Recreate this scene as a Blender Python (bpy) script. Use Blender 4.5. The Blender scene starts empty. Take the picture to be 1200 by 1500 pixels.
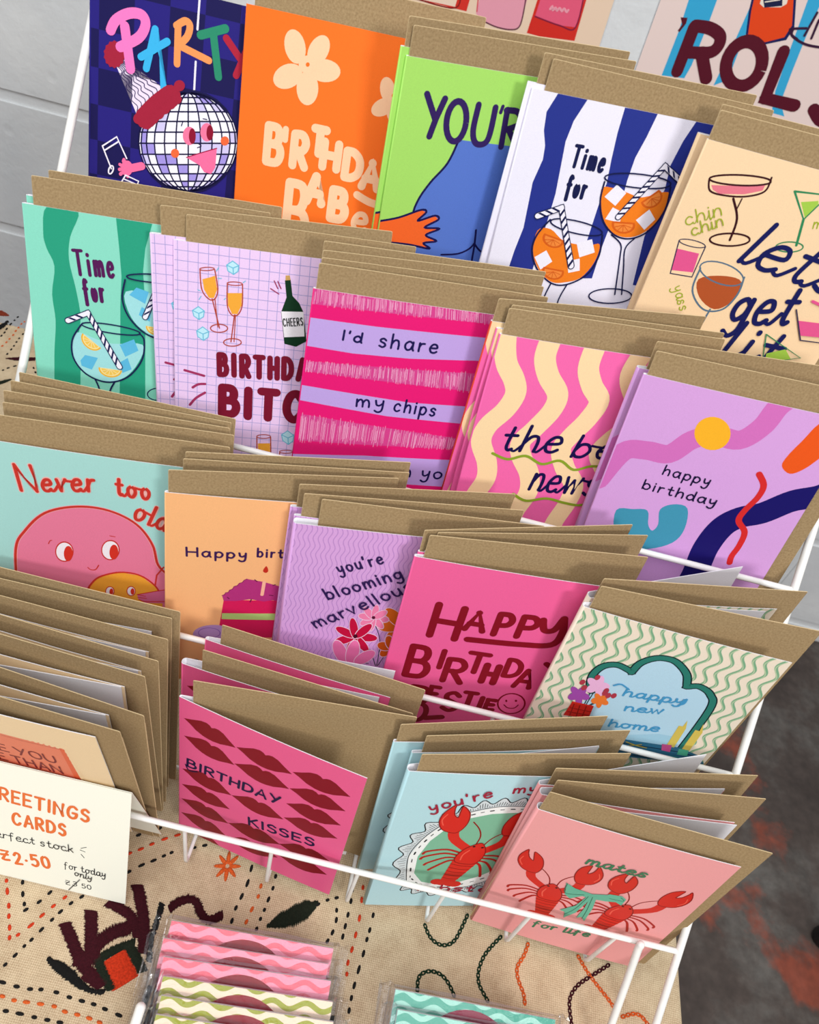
import bpy, bmesh, math, random
from mathutils import Vector, Matrix
from mathutils.geometry import tessellate_polygon

scene = bpy.context.scene
col = scene.collection
MM = 0.001
PI = math.pi
rnd = random.Random(7)

# ------------------------------------------------------------------ camera
cam_data = bpy.data.cameras.new('camera')
camera = bpy.data.objects.new('camera', cam_data)
col.objects.link(camera)
scene.camera = camera
cam_data.sensor_fit = 'HORIZONTAL'
cam_data.sensor_width = 36.0
cam_data.lens = 36.0 * 1158.46 / 1200.0
cam_data.clip_start = 0.01
cam_data.clip_end = 30.0
cam_data.dof.use_dof = True
cam_data.dof.focus_distance = 0.52
cam_data.dof.aperture_fstop = 22.0
CAM_POS = Vector((-4.01, -182.34, 527.83)) * MM
CAM_PITCH, CAM_ROLL, CAM_YAW = [math.radians(v) for v in (44.0932, 15.3449, 1.3139)]
fw = Vector((math.sin(CAM_YAW) * math.cos(CAM_PITCH), math.cos(CAM_YAW) * math.cos(CAM_PITCH), -math.sin(CAM_PITCH)))
rt = Vector((math.cos(CAM_YAW), -math.sin(CAM_YAW), 0))
dn = fw.cross(rt)
ax = math.cos(CAM_ROLL) * rt - math.sin(CAM_ROLL) * dn
ay = math.sin(CAM_ROLL) * rt + math.cos(CAM_ROLL) * dn
cm = Matrix((ax, -ay, -fw)).transposed().to_4x4()
cm.translation = CAM_POS
camera.matrix_world = cm

# ------------------------------------------------------------------ light
world = bpy.data.worlds.new('world')
scene.world = world
world.use_nodes = True
bg = world.node_tree.nodes['Background']
bg.inputs[0].default_value = (0.93, 0.96, 1.0, 1)
bg.inputs[1].default_value = 0.30

def area_light(name, target, azim, elev, dist, sx, sy, power, colour):
    d = bpy.data.lights.new(name, 'AREA')
    d.shape = 'RECTANGLE'; d.size = sx; d.size_y = sy; d.energy = power; d.color = colour
    o = bpy.data.objects.new(name, d); col.objects.link(o)
    a, e = math.radians(azim), math.radians(elev)
    v = Vector((math.sin(a) * math.cos(e), -math.cos(a) * math.cos(e), math.sin(e)))
    o.location = Vector(target) + v * dist
    o.rotation_euler = (-v).to_track_quat('-Z', 'Y').to_euler()
    return o
TARGET = (0.0, 0.11, 0.22)
area_light('window_daylight', TARGET, 33, 27, 2.4, 0.42, 0.34, 23, (1.0, 0.99, 0.975))
area_light('overhead_fill', (0.0, 0.5, 0.2), -6, 56, 2.5, 2.2, 1.7, 56, (0.97, 0.985, 1.0))  # added soft fill from above, lifts the wall and the ambient level

scene.view_settings.view_transform = 'Standard'
scene.view_settings.look = 'None'
scene.view_settings.gamma = 1.0
scene.view_settings.use_curve_mapping = False
scene.view_settings.exposure = -0.08

# ------------------------------------------------------------------ materials
def lin(h):
    h = h.lstrip('#')
    r = []
    for i in (0, 2, 4):
        c = int(h[i:i + 2], 16) / 255.0
        r.append(c / 12.92 if c <= 0.04045 else ((c + 0.055) / 1.055) ** 2.4)
    return (r[0], r[1], r[2], 1.0)

MATS = {}
def node_mat(name):
    m = bpy.data.materials.new(name)
    m.use_nodes = True
    nt = m.node_tree
    return m, nt, nt.nodes['Principled BSDF']

def add(nt, kind, **kw):
    n = nt.nodes.new(kind)
    for k, v in kw.items():
        if k.startswith('i_'):
            n.inputs[k[2:].replace('_', ' ')].default_value = v
        else:
            setattr(n, k, v)
    return n

def ink(h, rough=0.42):
    """printed card stock of one ink colour, with a faint paper tooth"""
    key = (h, rough)
    if key in MATS: return MATS[key]
    m, nt, b = node_mat('print_' + h.lstrip('#'))
    tc = add(nt, 'ShaderNodeTexCoord')
    n = add(nt, 'ShaderNodeTexNoise', i_Scale=2600.0, i_Detail=2.0)
    nt.links.new(tc.outputs['Object'], n.inputs['Vector'])
    r = add(nt, 'ShaderNodeValToRGB')
    c = lin(h)
    r.color_ramp.elements[0].position = 0.25; r.color_ramp.elements[1].position = 0.75
    r.color_ramp.elements[0].color = [v * 0.94 for v in c[:3]] + [1]
    r.color_ramp.elements[1].color = [min(1, v * 1.05) for v in c[:3]] + [1]
    nt.links.new(n.outputs['Fac'], r.inputs['Fac'])
    nt.links.new(r.outputs['Color'], b.inputs['Base Color'])
    b.inputs['Roughness'].default_value = rough
    b.inputs['Specular IOR Level'].default_value = 0.16
    MATS[key] = m
    return m

def kraft_mat():
    m, nt, b = node_mat('kraft_paper')
    tc = add(nt, 'ShaderNodeTexCoord')
    n1 = add(nt, 'ShaderNodeTexNoise', i_Scale=900.0, i_Detail=6.0, i_Roughness=0.7)
    n2 = add(nt, 'ShaderNodeTexVoronoi', i_Scale=330.0)
    n3 = add(nt, 'ShaderNodeTexNoise', i_Scale=45.0, i_Detail=3.0)
    for n in (n1, n2, n3): nt.links.new(tc.outputs['Object'], n.inputs['Vector'])
    r = add(nt, 'ShaderNodeValToRGB')
    e = r.color_ramp.elements
    e[0].position = 0.30; e[0].color = lin('#8c7351')
    e[1].position = 0.72; e[1].color = lin('#b69c74')
    nt.links.new(n1.outputs['Fac'], r.inputs['Fac'])
    fleck = add(nt, 'ShaderNodeValToRGB')
    fleck.color_ramp.elements[0].position = 0.03; fleck.color_ramp.elements[0].color = (1, 1, 1, 1)
    fleck.color_ramp.elements[1].position = 0.085; fleck.color_ramp.elements[1].color = (0, 0, 0, 1)
    nt.links.new(n2.outputs['Distance'], fleck.inputs['Fac'])
    mul = add(nt, 'ShaderNodeMath', operation='MULTIPLY'); mul.inputs[1].default_value = 0.35
    nt.links.new(fleck.outputs['Color'], mul.inputs[0])
    mx = add(nt, 'ShaderNodeMixRGB'); mx.inputs['Color2'].default_value = lin('#cdb48c')
    nt.links.new(mul.outputs[0], mx.inputs['Fac']); nt.links.new(r.outputs['Color'], mx.inputs['Color1'])
    nt.links.new(mx.outputs['Color'], b.inputs['Base Color'])
    bump = add(nt, 'ShaderNodeBump', i_Strength=0.12, i_Distance=0.0004)
    nt.links.new(n3.outputs['Fac'], bump.inputs['Height']); nt.links.new(bump.outputs['Normal'], b.inputs['Normal'])
    b.inputs['Roughness'].default_value = 0.8
    b.inputs['Specular IOR Level'].default_value = 0.15
    return m
KRAFT = kraft_mat()
KRAFT_EDGE = ink('#d6bd92', 0.8)
WHITE = ink('#efedf2', 0.5)

def simple(name, h, rough=0.5, spec=0.4, noise=300.0, amount=0.08, bump=0.0, dist=0.0005):
    m, nt, b = node_mat(name)
    tc = add(nt, 'ShaderNodeTexCoord')
    n = add(nt, 'ShaderNodeTexNoise', i_Scale=noise, i_Detail=4.0)
    nt.links.new(tc.outputs['Object'], n.inputs['Vector'])
    r = add(nt, 'ShaderNodeValToRGB'); c = lin(h)
    r.color_ramp.elements[0].position = 0.3; r.color_ramp.elements[1].position = 0.7
    r.color_ramp.elements[0].color = [v * (1 - amount) for v in c[:3]] + [1]
    r.color_ramp.elements[1].color = [min(1, v * (1 + amount)) for v in c[:3]] + [1]
    nt.links.new(n.outputs['Fac'], r.inputs['Fac']); nt.links.new(r.outputs['Color'], b.inputs['Base Color'])
    b.inputs['Roughness'].default_value = rough
    b.inputs['Specular IOR Level'].default_value = spec
    if bump:
        bp = add(nt, 'ShaderNodeBump', i_Strength=bump, i_Distance=dist)
        nt.links.new(n.outputs['Fac'], bp.inputs['Height']); nt.links.new(bp.outputs['Normal'], b.inputs['Normal'])
    return m
WIRE = simple('white_coated_wire', '#f3f1ec', 0.35, 0.5, 120.0, 0.04)

def linen_mat():
    m, nt, b = node_mat('natural_linen')
    tc = add(nt, 'ShaderNodeTexCoord')
    wx = add(nt, 'ShaderNodeTexWave', i_Scale=260.0, i_Distortion=1.2, i_Detail=2.0); wx.bands_direction = 'X'
    wy = add(nt, 'ShaderNodeTexWave', i_Scale=260.0, i_Distortion=1.2, i_Detail=2.0); wy.bands_direction = 'Y'
    wx.inputs['Detail Scale'].default_value = 2.0; wy.inputs['Detail Scale'].default_value = 2.0
    n = add(nt, 'ShaderNodeTexNoise', i_Scale=60.0, i_Detail=6.0, i_Roughness=0.65)
    n2 = add(nt, 'ShaderNodeTexNoise', i_Scale=1300.0, i_Detail=3.0)
    for q in (wx, wy, n, n2): nt.links.new(tc.outputs['Object'], q.inputs['Vector'])
    a = add(nt, 'ShaderNodeMath', operation='ADD'); nt.links.new(wx.outputs['Fac'], a.inputs[0]); nt.links.new(wy.outputs['Fac'], a.inputs[1])
    a2 = add(nt, 'ShaderNodeMath', operation='MULTIPLY_ADD'); a2.inputs[1].default_value = 0.16; nt.links.new(a.outputs[0], a2.inputs[0])
    s = add(nt, 'ShaderNodeMath', operation='MULTIPLY_ADD'); s.inputs[1].default_value = 0.45
    nt.links.new(n2.outputs['Fac'], s.inputs[0])
    sc = add(nt, 'ShaderNodeMath', operation='MULTIPLY'); sc.inputs[1].default_value = 0.55; nt.links.new(n.outputs['Fac'], sc.inputs[0])
    nt.links.new(sc.outputs[0], s.inputs[2]); nt.links.new(s.outputs[0], a2.inputs[2])
    r = add(nt, 'ShaderNodeValToRGB')
    r.color_ramp.elements[0].position = 0.38; r.color_ramp.elements[0].color = lin('#9c8163')
    r.color_ramp.elements[1].position = 0.85; r.color_ramp.elements[1].color = lin('#d8c4a3')
    nt.links.new(a2.outputs[0], r.inputs['Fac']); nt.links.new(r.outputs['Color'], b.inputs['Base Color'])
    bp = add(nt, 'ShaderNodeBump', i_Strength=0.35, i_Distance=0.0004)
    nt.links.new(a2.outputs[0], bp.inputs['Height']); nt.links.new(bp.outputs['Normal'], b.inputs['Normal'])
    b.inputs['Roughness'].default_value = 0.95; b.inputs['Specular IOR Level'].default_value = 0.1
    return m
LINEN = linen_mat()

def wall_mat():
    m, nt, b = node_mat('painted_blockwork')
    tc = add(nt, 'ShaderNodeTexCoord')
    n1 = add(nt, 'ShaderNodeTexNoise', i_Scale=5.0, i_Detail=6.0)
    n2 = add(nt, 'ShaderNodeTexNoise', i_Scale=45.0, i_Detail=8.0, i_Roughness=0.6)
    n3 = add(nt, 'ShaderNodeTexVoronoi', i_Scale=16.0)
    for q in (n1, n2, n3): nt.links.new(tc.outputs['Object'], q.inputs['Vector'])
    r = add(nt, 'ShaderNodeValToRGB')
    r.color_ramp.elements[0].position = 0.3; r.color_ramp.elements[0].color = lin('#dde0e2')
    r.color_ramp.elements[1].position = 0.7; r.color_ramp.elements[1].color = lin('#f1f2f1')
    nt.links.new(n1.outputs['Fac'], r.inputs['Fac'])
    nt.links.new(r.outputs['Color'], b.inputs['Base Color'])
    chip = add(nt, 'ShaderNodeValToRGB')
    chip.color_ramp.elements[0].position = 0.05; chip.color_ramp.elements[0].color = (0, 0, 0, 1)
    chip.color_ramp.elements[1].position = 0.16; chip.color_ramp.elements[1].color = (1, 1, 1, 1)
    nt.links.new(n3.outputs['Distance'], chip.inputs['Fac'])
    ad = add(nt, 'ShaderNodeMath', operation='MULTIPLY_ADD'); ad.inputs[1].default_value = 0.5
    nt.links.new(chip.outputs['Color'], ad.inputs[0]); nt.links.new(n2.outputs['Fac'], ad.inputs[2])
    bp = add(nt, 'ShaderNodeBump', i_Strength=0.35, i_Distance=0.004)
    nt.links.new(ad.outputs[0], bp.inputs['Height']); nt.links.new(bp.outputs['Normal'], b.inputs['Normal'])
    b.inputs['Roughness'].default_value = 0.45
    return m

def floor_mat():
    m, nt, b = node_mat('worn_painted_concrete')
    tc = add(nt, 'ShaderNodeTexCoord')
    n1 = add(nt, 'ShaderNodeTexNoise', i_Scale=5.0, i_Detail=8.0, i_Roughness=0.65)
    n2 = add(nt, 'ShaderNodeTexNoise', i_Scale=4.2, i_Detail=7.0, i_Roughness=0.6)
    n3 = add(nt, 'ShaderNodeTexNoise', i_Scale=60.0, i_Detail=6.0)
    mp = add(nt, 'ShaderNodeMapping'); mp.inputs['Location'].default_value = (3.7, 1.3, 0)
    nt.links.new(tc.outputs['Object'], mp.inputs['Vector'])
    nt.links.new(tc.outputs['Object'], n1.inputs['Vector']); nt.links.new(mp.outputs['Vector'], n2.inputs['Vector']); nt.links.new(tc.outputs['Object'], n3.inputs['Vector'])
    r = add(nt, 'ShaderNodeValToRGB')
    e = r.color_ramp.elements
    e[0].position = 0.36; e[0].color = lin('#3b302b')
    e[1].position = 0.64; e[1].color = lin('#68645f')
    k = e.new(0.5); k.color = lin('#4f443e')
    nt.links.new(n1.outputs['Fac'], r.inputs['Fac'])
    p = add(nt, 'ShaderNodeValToRGB')
    p.color_ramp.elements[0].position = 0.53; p.color_ramp.elements[0].color = (0, 0, 0, 1)
    p.color_ramp.elements[1].position = 0.60; p.color_ramp.elements[1].color = (0.85, 0.85, 0.85, 1)
    nt.links.new(n2.outputs['Fac'], p.inputs['Fac'])
    mx = add(nt, 'ShaderNodeMixRGB'); mx.inputs['Color2'].default_value = lin('#93432c')
    nt.links.new(p.outputs['Color'], mx.inputs['Fac']); nt.links.new(r.outputs['Color'], mx.inputs['Color1'])
    d = add(nt, 'ShaderNodeMixRGB', blend_type='OVERLAY'); d.inputs['Fac'].default_value = 0.5
    nt.links.new(mx.outputs['Color'], d.inputs['Color1']); nt.links.new(n3.outputs['Fac'], d.inputs['Color2'])
    nt.links.new(d.outputs['Color'], b.inputs['Base Color'])
    b.inputs['Roughness'].default_value = 0.6
    return m

def cello_mat():
    m = bpy.data.materials.new('clear_cellophane'); m.use_nodes = True
    nt = m.node_tree; nt.nodes.remove(nt.nodes['Principled BSDF'])
    out = nt.nodes['Material Output']
    tr = add(nt, 'ShaderNodeBsdfTransparent'); tr.inputs[0].default_value = (0.96, 0.96, 0.97, 1)
    gl = add(nt, 'ShaderNodeBsdfGlossy'); gl.inputs['Roughness'].default_value = 0.08
    fr = add(nt, 'ShaderNodeFresnel'); fr.inputs['IOR'].default_value = 1.55
    tc = add(nt, 'ShaderNodeTexCoord')
    n = add(nt, 'ShaderNodeTexNoise', i_Scale=150.0, i_Detail=2.0)
    nt.links.new(tc.outputs['Object'], n.inputs['Vector'])
    bp = add(nt, 'ShaderNodeBump', i_Strength=0.25, i_Distance=0.002)
    nt.links.new(n.outputs['Fac'], bp.inputs['Height'])
    nt.links.new(bp.outputs['Normal'], gl.inputs['Normal']); nt.links.new(bp.outputs['Normal'], fr.inputs['Normal'])
    mx = add(nt, 'ShaderNodeMixShader')
    sc = add(nt, 'ShaderNodeMath', operation='MULTIPLY'); sc.inputs[1].default_value = 0.38
    nt.links.new(fr.outputs[0], sc.inputs[0]); nt.links.new(sc.outputs[0], mx.inputs[0]); nt.links.new(tr.outputs[0], mx.inputs[1]); nt.links.new(gl.outputs[0], mx.inputs[2])
    nt.links.new(mx.outputs[0], out.inputs['Surface'])
    return m
CELLO = cello_mat()

# ------------------------------------------------------------------ object helpers
def link_mesh(name, verts, faces, mats, fm=None, parent=None, smooth=False):
    me = bpy.data.meshes.new(name)
    me.from_pydata([tuple(v) for v in verts], [], faces)
    for m in mats: me.materials.append(m)
    if fm:
        me.polygons.foreach_set('material_index', fm)
    if smooth:
        me.polygons.foreach_set('use_smooth', [True] * len(me.polygons))
    me.update()
    o = bpy.data.objects.new(name, me); col.objects.link(o)
    if parent: o.parent = parent
    return o

def tag(o, label=None, cat=None, group=None, kind=None):
    if label: o['label'] = label
    if cat: o['category'] = cat
    if group: o['group'] = group
    if kind: o['kind'] = kind
    return o

def empty(name, matrix=None):
    o = bpy.data.objects.new(name, None); col.objects.link(o)
    o.empty_display_size = 0.02
    if matrix is not None: o.matrix_world = matrix
    return o

class MB:
    """collects shapes (metres) for ONE mesh"""
    def __init__(s): s.v = []; s.f = []; s.m = []
    def face(s, idx, m=0): s.f.append(idx); s.m.append(m)
    def box(s, x0, x1, y0, y1, z0, z1, m=0, bev=0.0):
        bm = bmesh.new(); bmesh.ops.create_cube(bm, size=1.0)
        for v in bm.verts:
            v.co = Vector((x0 + (v.co.x + .5) * (x1 - x0), y0 + (v.co.y + .5) * (y1 - y0), z0 + (v.co.z + .5) * (z1 - z0)))
        if bev: bmesh.ops.bevel(bm, geom=list(bm.edges), offset=bev, segments=2, affect='EDGES')
        s.add_bm(bm, m); return s
    def add_bm(s, bm, m=0):
        o = len(s.v); bm.verts.index_update()
        s.v += [v.co.copy() for v in bm.verts]
        for f in bm.faces: s.face([o + v.index for v in f.verts], m)
        bm.free()
    def tube(s, pts, r, n=10, m=0, cap=True, closed=False):
        pts = [Vector(p) for p in pts]; N = len(pts); o = len(s.v)
        up = None; rings = []
        for i, p in enumerate(pts):
            a = pts[i - 1] if (i or closed) else pts[0]; b = pts[(i + 1) % N] if (i < N - 1 or closed) else pts[-1]
            t = (b - a).normalized()
            if up is None:
                up = Vector((0, 0, 1)) if abs(t.z) < .9 else Vector((1, 0, 0))
            x = (up - t * up.dot(t)).normalized(); up = x; y = t.cross(x)
            rr = r[i] if isinstance(r, (list, tuple)) else r
            rings.append(len(s.v))
            for k in range(n):
                g = 2 * PI * k / n
                s.v.append(p + x * (math.cos(g) * rr) + y * (math.sin(g) * rr))
        for i in range(N - (0 if closed else 1)):
            q, w = rings[i], rings[(i + 1) % N]
            for k in range(n): s.face([q + k, q + (k + 1) % n, w + (k + 1) % n, w + k], m)
        if cap and not closed:
            for (ring, p, d, rr) in ((rings[0], pts[0], (pts[0] - pts[1]).normalized(), r if not isinstance(r, (list, tuple)) else r[0]), (rings[-1], pts[-1], (pts[-1] - pts[-2]).normalized(), r if not isinstance(r, (list, tuple)) else r[-1])):
                prev = list(range(ring, ring + n))
                for f in (.45, .85):
                    h = math.sin(math.acos(1 - f)) if False else f
                    c = math.sqrt(max(0.0, 1 - f * f)); cur = []
                    base = s.v[ring] - p
                    for k in range(n):
                        cur.append(len(s.v)); s.v.append(p + (s.v[ring + k] - p) * c + d * rr * f)
                    for k in range(n): s.face([prev[k], prev[(k + 1) % n], cur[(k + 1) % n], cur[k]], m)
                    prev = cur
                s.face(prev, m)
        return s
    def build(s, name, mats, parent=None, smooth=True):
        if not isinstance(mats, (list, tuple)): mats = [mats]
        o = link_mesh(name, s.v, s.f, mats, s.m, parent, smooth)
        bm = bmesh.new(); bm.from_mesh(o.data); bmesh.ops.recalc_face_normals(bm, faces=bm.faces); bm.to_mesh(o.data); bm.free()
        return o

# ------------------------------------------------------------------ flat artwork -> printed card faces
def catmull(p, closed=False, n=6):
    if len(p) < 3: return p
    out = []; N = len(p)
    rng = range(N) if closed else range(N - 1)
    for i in rng:
        p0 = p[(i - 1) % N] if (closed or i > 0) else p[0]
        p1 = p[i]; p2 = p[(i + 1) % N]
        p3 = p[(i + 2) % N] if (closed or i + 2 < N) else p[-1]
        for k in range(n):
            t = k / n; t2 = t * t; t3 = t2 * t
            out.append(tuple(0.5 * (2 * p1[j] + (p2[j] - p0[j]) * t + (2 * p0[j] - 5 * p1[j] + 4 * p2[j] - p3[j]) * t2 + (3 * p1[j] - p0[j] - 3 * p2[j] + p3[j]) * t3) for j in (0, 1)))
    if not closed: out.append(p[-1])
    return out

GLYPHS = {}
for line in '''A 80|p0,0 40,100 80,0|p14,35 66,35
B 70|p0,0 0,100|s0,100 45,98 58,78 45,56 0,52|s0,52 55,50 70,27 52,3 0,0
C 75|s72,82 50,100 20,92 2,60 5,25 28,2 55,3 74,20
D 75|p0,0 0,100|s0,100 36,98 66,78 75,50 66,20 36,2 0,0
E 60|p60,100 0,100 0,0 60,0|p0,52 50,52
G 80|s75,85 50,100 18,90 2,55 8,18 35,0 65,8 76,30 76,45|p76,45 45,45
H 72|p0,0 0,100|p72,0 72,100|p0,50 72,50
I 12|p6,0 6,100
K 68|p0,0 0,100|p62,100 0,42|p18,55 68,0
L 55|p0,100 0,0 55,0
M 90|p0,0 0,100 45,30 90,100 90,0
N 75|p0,0 0,100 75,0 75,100
O 82|s41,100 10,85 0,50 10,15 41,0 72,15 82,50 72,85 41,100
P 65|p0,0 0,100|s0,100 45,100 65,76 48,52 0,46
R 68|p0,0 0,100|s0,100 45,100 65,76 48,52 0,48|p25,50 68,0
S 62|s58,85 35,100 8,88 8,65 32,53 56,40 58,15 32,0 3,12
T 75|p0,100 75,100|p37,100 37,0
U 75|s0,100 0,40 12,8 38,0 62,8 75,40 75,100
V 75|p0,100 37,0 75,100
Y 75|p0,100 40,48|p75,100 24,0
a 55|s48,50 28,62 6,45 4,18 20,0 40,10 50,40|p51,60 51,12 58,0
b 52|p3,100 3,0|s3,30 15,58 38,58 52,30 38,3 16,2 3,18
c 48|s46,48 28,61 6,45 4,15 24,0 46,10
d 56|s50,40 30,62 6,45 4,15 24,0 45,14 50,35|p52,100 52,8 57,0
e 50|s5,32 46,36 40,58 18,58 3,32 12,5 32,0 48,10
f 42|s42,92 28,100 16,85 15,50 14,-20|p0,58 36,58
g 52|s48,45 28,61 6,48 4,22 22,6 44,20 48,45|s50,60 50,0 46,-25 25,-38 2,-25
h 50|p3,100 3,0|s3,30 20,58 40,58 48,35 48,0
i 12|p6,60 6,0|p6,82 6,86
k 48|p3,100 3,0|p42,58 5,25|p18,35 46,0
l 10|p5,100 5,0
m 78|p3,60 3,0|s3,32 18,58 32,55 38,30 38,0|s38,32 52,58 68,55 75,30 75,0
n 48|p3,60 3,0|s3,30 18,58 38,57 46,32 46,0
o 52|s26,61 6,48 3,25 15,3 35,2 50,22 48,46 26,61
p 52|p3,58 3,-38|s3,30 15,58 38,58 52,32 38,3 16,2 3,18
r 36|p3,60 3,0|s3,30 14,54 34,58
s 42|s40,50 24,61 6,52 10,38 32,28 38,12 22,0 2,8
t 40|s18,90 17,40 19,12 28,1 38,6|p0,60 38,60
u 50|s3,60 4,20 16,2 34,6 46,30|p47,60 47,0
v 46|p0,60 22,0 46,60
w 68|p0,60 17,0 34,50 51,0 68,60
y 48|s2,60 8,25 24,18 42,35|s46,60 44,0 36,-30 16,-38 0,-26
0 62|s31,100 8,85 2,50 8,15 31,0 54,15 60,50 54,85 31,100
2 58|s5,78 25,100 50,92 52,68 30,35 2,2|p2,2 58,2
3 55|s5,90 28,100 48,85 42,62 20,54|s20,54 50,48 54,22 30,0 2,12
5 58|p55,100 12,100 8,58|s8,58 35,65 56,45 52,15 28,0 3,10
£ 58|p8,95 52,95 12,12|s12,12 30,6 58,10|p5,55 50,62
' 10|p6,100 3,78
. 12|p5,42 7,44'''.split('\n'):
    nm, rest = line[0], line[2:].split('|')
    st = []
    for q in rest[1:]:
        st.append((q[0] == 's', [tuple(float(c) / 100 for c in w.split(',')) for w in q[1:].split()]))
    GLYPHS[nm] = (float(rest[0]) / 100, st)

class Art:
    """printed artwork in card millimetres; every op is clipped to the sheet and laid a hair above the earlier ones"""
    def __init__(s, w, h, bow, base, cols=8):
        s.w, s.h, s.bow = w, h, bow
        s.grid = [w * i / cols for i in range(cols + 1)]
        s.tris = []; s.boxes = []; s.cols = []; s.base = base
        s.r = random.Random(len(base) + int(w))
    def layer(s, polys):
        x0 = min(p[0] for t in polys for p in t); x1 = max(p[0] for t in polys for p in t)
        y0 = min(p[1] for t in polys for p in t); y1 = max(p[1] for t in polys for p in t)
        L = 1
        for b in s.boxes:
            if b[0] < x1 and b[1] > x0 and b[2] < y1 and b[3] > y0 and b[4] >= L: L = b[4] + 1
        s.boxes.append((x0, x1, y0, y1, L)); return L
    def emit(s, c, polys, L=None):
        # polys: list of outlines, or (outline, sub) where sub keeps overlapping pieces of one stroke from being coplanar
        polys = [p if isinstance(p, tuple) else (p, 0) for p in polys]
        polys = [p for p in polys if len(p[0]) >= 3]
        if not polys: return
        if L is None:
            L = s.layer([p[0] for p in polys]); top = max(p[1] for p in polys)
            b = s.boxes[-1]; s.boxes[-1] = b[:4] + (b[4] + int(top * .18 + .97),)
        for p, k in polys: s.tris.append((c, L + k * .18, p))
    def fill(s, c, pts):
        if len(pts) < 3: return
        v = [Vector((x, y, 0)) for x, y in pts]
        tr = tessellate_polygon([v])
        s.emit(c, [[pts[i] for i in t] for t in tr])
    def ribbon(s, w, pts, closed=False, round_=True, sub=0):
        q = [pts[0]]
        for p in pts[1:]:
            if math.hypot(p[0] - q[-1][0], p[1] - q[-1][1]) > 0.02: q.append(p)
        if len(q) < 2: q = [q[0], (q[0][0] + .03, q[0][1])]
        h = w / 2; polys = []; N = len(q)
        L = []; R = []; sharp = []
        for i, p in enumerate(q):
            a = q[i - 1] if i else q[0]; b = q[i + 1] if i < N - 1 else q[-1]
            def nrm(u, v):
                dx, dy = v[0] - u[0], v[1] - u[1]; l = math.hypot(dx, dy) or 1; return (-dy / l, dx / l)
            if i == 0: n = nrm(p, b); k = 1
            elif i == N - 1: n = nrm(a, p); k = 1
            else:
                n1, n2 = nrm(a, p), nrm(p, b); n = (n1[0] + n2[0], n1[1] + n2[1]); l = math.hypot(*n)
                if l < 1.6: sharp.append(i)
                if l < 0.6: n = n1; k = 1
                else: n = (n[0] / l, n[1] / l); k = min(1.25, 2 / l)
            L.append((p[0] + n[0] * h * k, p[1] + n[1] * h * k)); R.append((p[0] - n[0] * h * k, p[1] - n[1] * h * k))
        for i in range(N - 1): polys.append(([L[i], R[i], R[i + 1], L[i + 1]], sub + (i % 2 if i < N - 2 else 5)))
        if round_:
            m = 8 if w < 1.2 else 12
            ends = [] if (N > 4 and math.hypot(q[0][0] - q[-1][0], q[0][1] - q[-1][1]) < .05) else [0, N - 1]
            for j, i in enumerate(ends + sharp):
                polys.append(([(q[i][0] + h * math.cos(2 * PI * k / m), q[i][1] + h * math.sin(2 * PI * k / m)) for k in range(m)], sub + 2 + j % 3))
        return polys
    def stroke(s, c, w, pts, round_=True): s.emit(c, s.ribbon(w, pts, round_=round_))
    def text(s, c, w, txt, b, h, join=0, slant=0.0, sp=1.0):
        dx, dy = b[2] - b[0], b[3] - b[1]; l = math.hypot(dx, dy)
        ux, uy = dx / l, dy / l
        many = len(txt) > 1
        span = max(l - (w if many else 0), .3 * l); sx = h
        for _ in range(6):                         # letter gaps depend on the stroke width at the fitted scale
            gap = 0.13 * sp + w / sx; x = 0.0; items = []
            for k, ch in enumerate(txt):
                if ch == ' ': x += 0.34 * sp; continue
                adv, st = GLYPHS[ch]
                items.append((x, adv, st, ch)); x += adv + gap
            tot = max(x - gap, 0.05); sx = span / tot
        if many: b = [b[0] + ux * w / 2, b[1] + uy * w / 2, 0, 0]
        if len(txt) == 1 and txt in "I'.il1": sx = h
        def mp(p, x0): 
            X = (x0 + p[0]) * sx + p[1] * h * slant; Y = p[1] * h
            return (b[0] + ux * X - uy * Y, b[1] + uy * X + ux * Y)
        polys = []; sub = 0
        for i, (x0, adv, st, ch) in enumerate(items):
            jx, jy = (s.r.uniform(-.02, .02), s.r.uniform(-.02, .02)) if len(items) > 1 else (0, 0)
            for sm, pts in st:
                q = [(p[0] + jx, p[1] + jy) for p in pts]
                q = catmull(q, n=5) if sm else q
                polys += s.ribbon(w, [mp(p, x0) for p in q], sub=sub); sub += 6
            if join and i + 1 < len(items) and items[i + 1][0] - x0 - adv < gap * 1.4 and ch.islower() and ch not in 'fgsy':
                j0, j1 = (.55, .5) if ch in 'vworb' else (.03, .28)
                polys += s.ribbon(w * .8, [mp(p, x0) for p in catmull([(adv - .03, j0), (adv + gap * .45, j0 - .03), (adv + gap + .04, j1)], n=4)], sub=sub); sub += 6
        s.emit(c, polys)
    def run(s, ops):
        for o in ops:
            k = o[0]; P = lambda l: [(l[i], l[i + 1]) for i in range(0, len(l), 2)]
            if k == 'F': p = P(o[3]); s.fill(o[1], catmull(p, True, 4) if o[2] else p)
            elif k == 'S': p = P(o[4]); s.stroke(o[1], o[2], catmull(p) if o[3] else p)
            elif k == 'E':
                c, w, a0, a1, q = o[1:]
                full = a1 - a0 >= 359; n = 26 if full else 14; pts = []
                for i in range(n + (0 if (full and not w) else 1)):
                    a = math.radians(a0 + (a1 - a0) * i / n); ca, sa = math.cos(a), math.sin(a)
                    pts.append((q[0] + (q[2] - q[0]) * ca + (q[4] - q[0]) * sa, q[1] + (q[3] - q[1]) * ca + (q[5] - q[1]) * sa))
                if w: s.stroke(c, w, pts)
                else: s.fill(c, pts)
            elif k == 'T': s.text(o[1], o[2], o[3], o[4], o[5], **o[6])
            else: getattr(s, 'x_' + k)(*o[1:])
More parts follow.
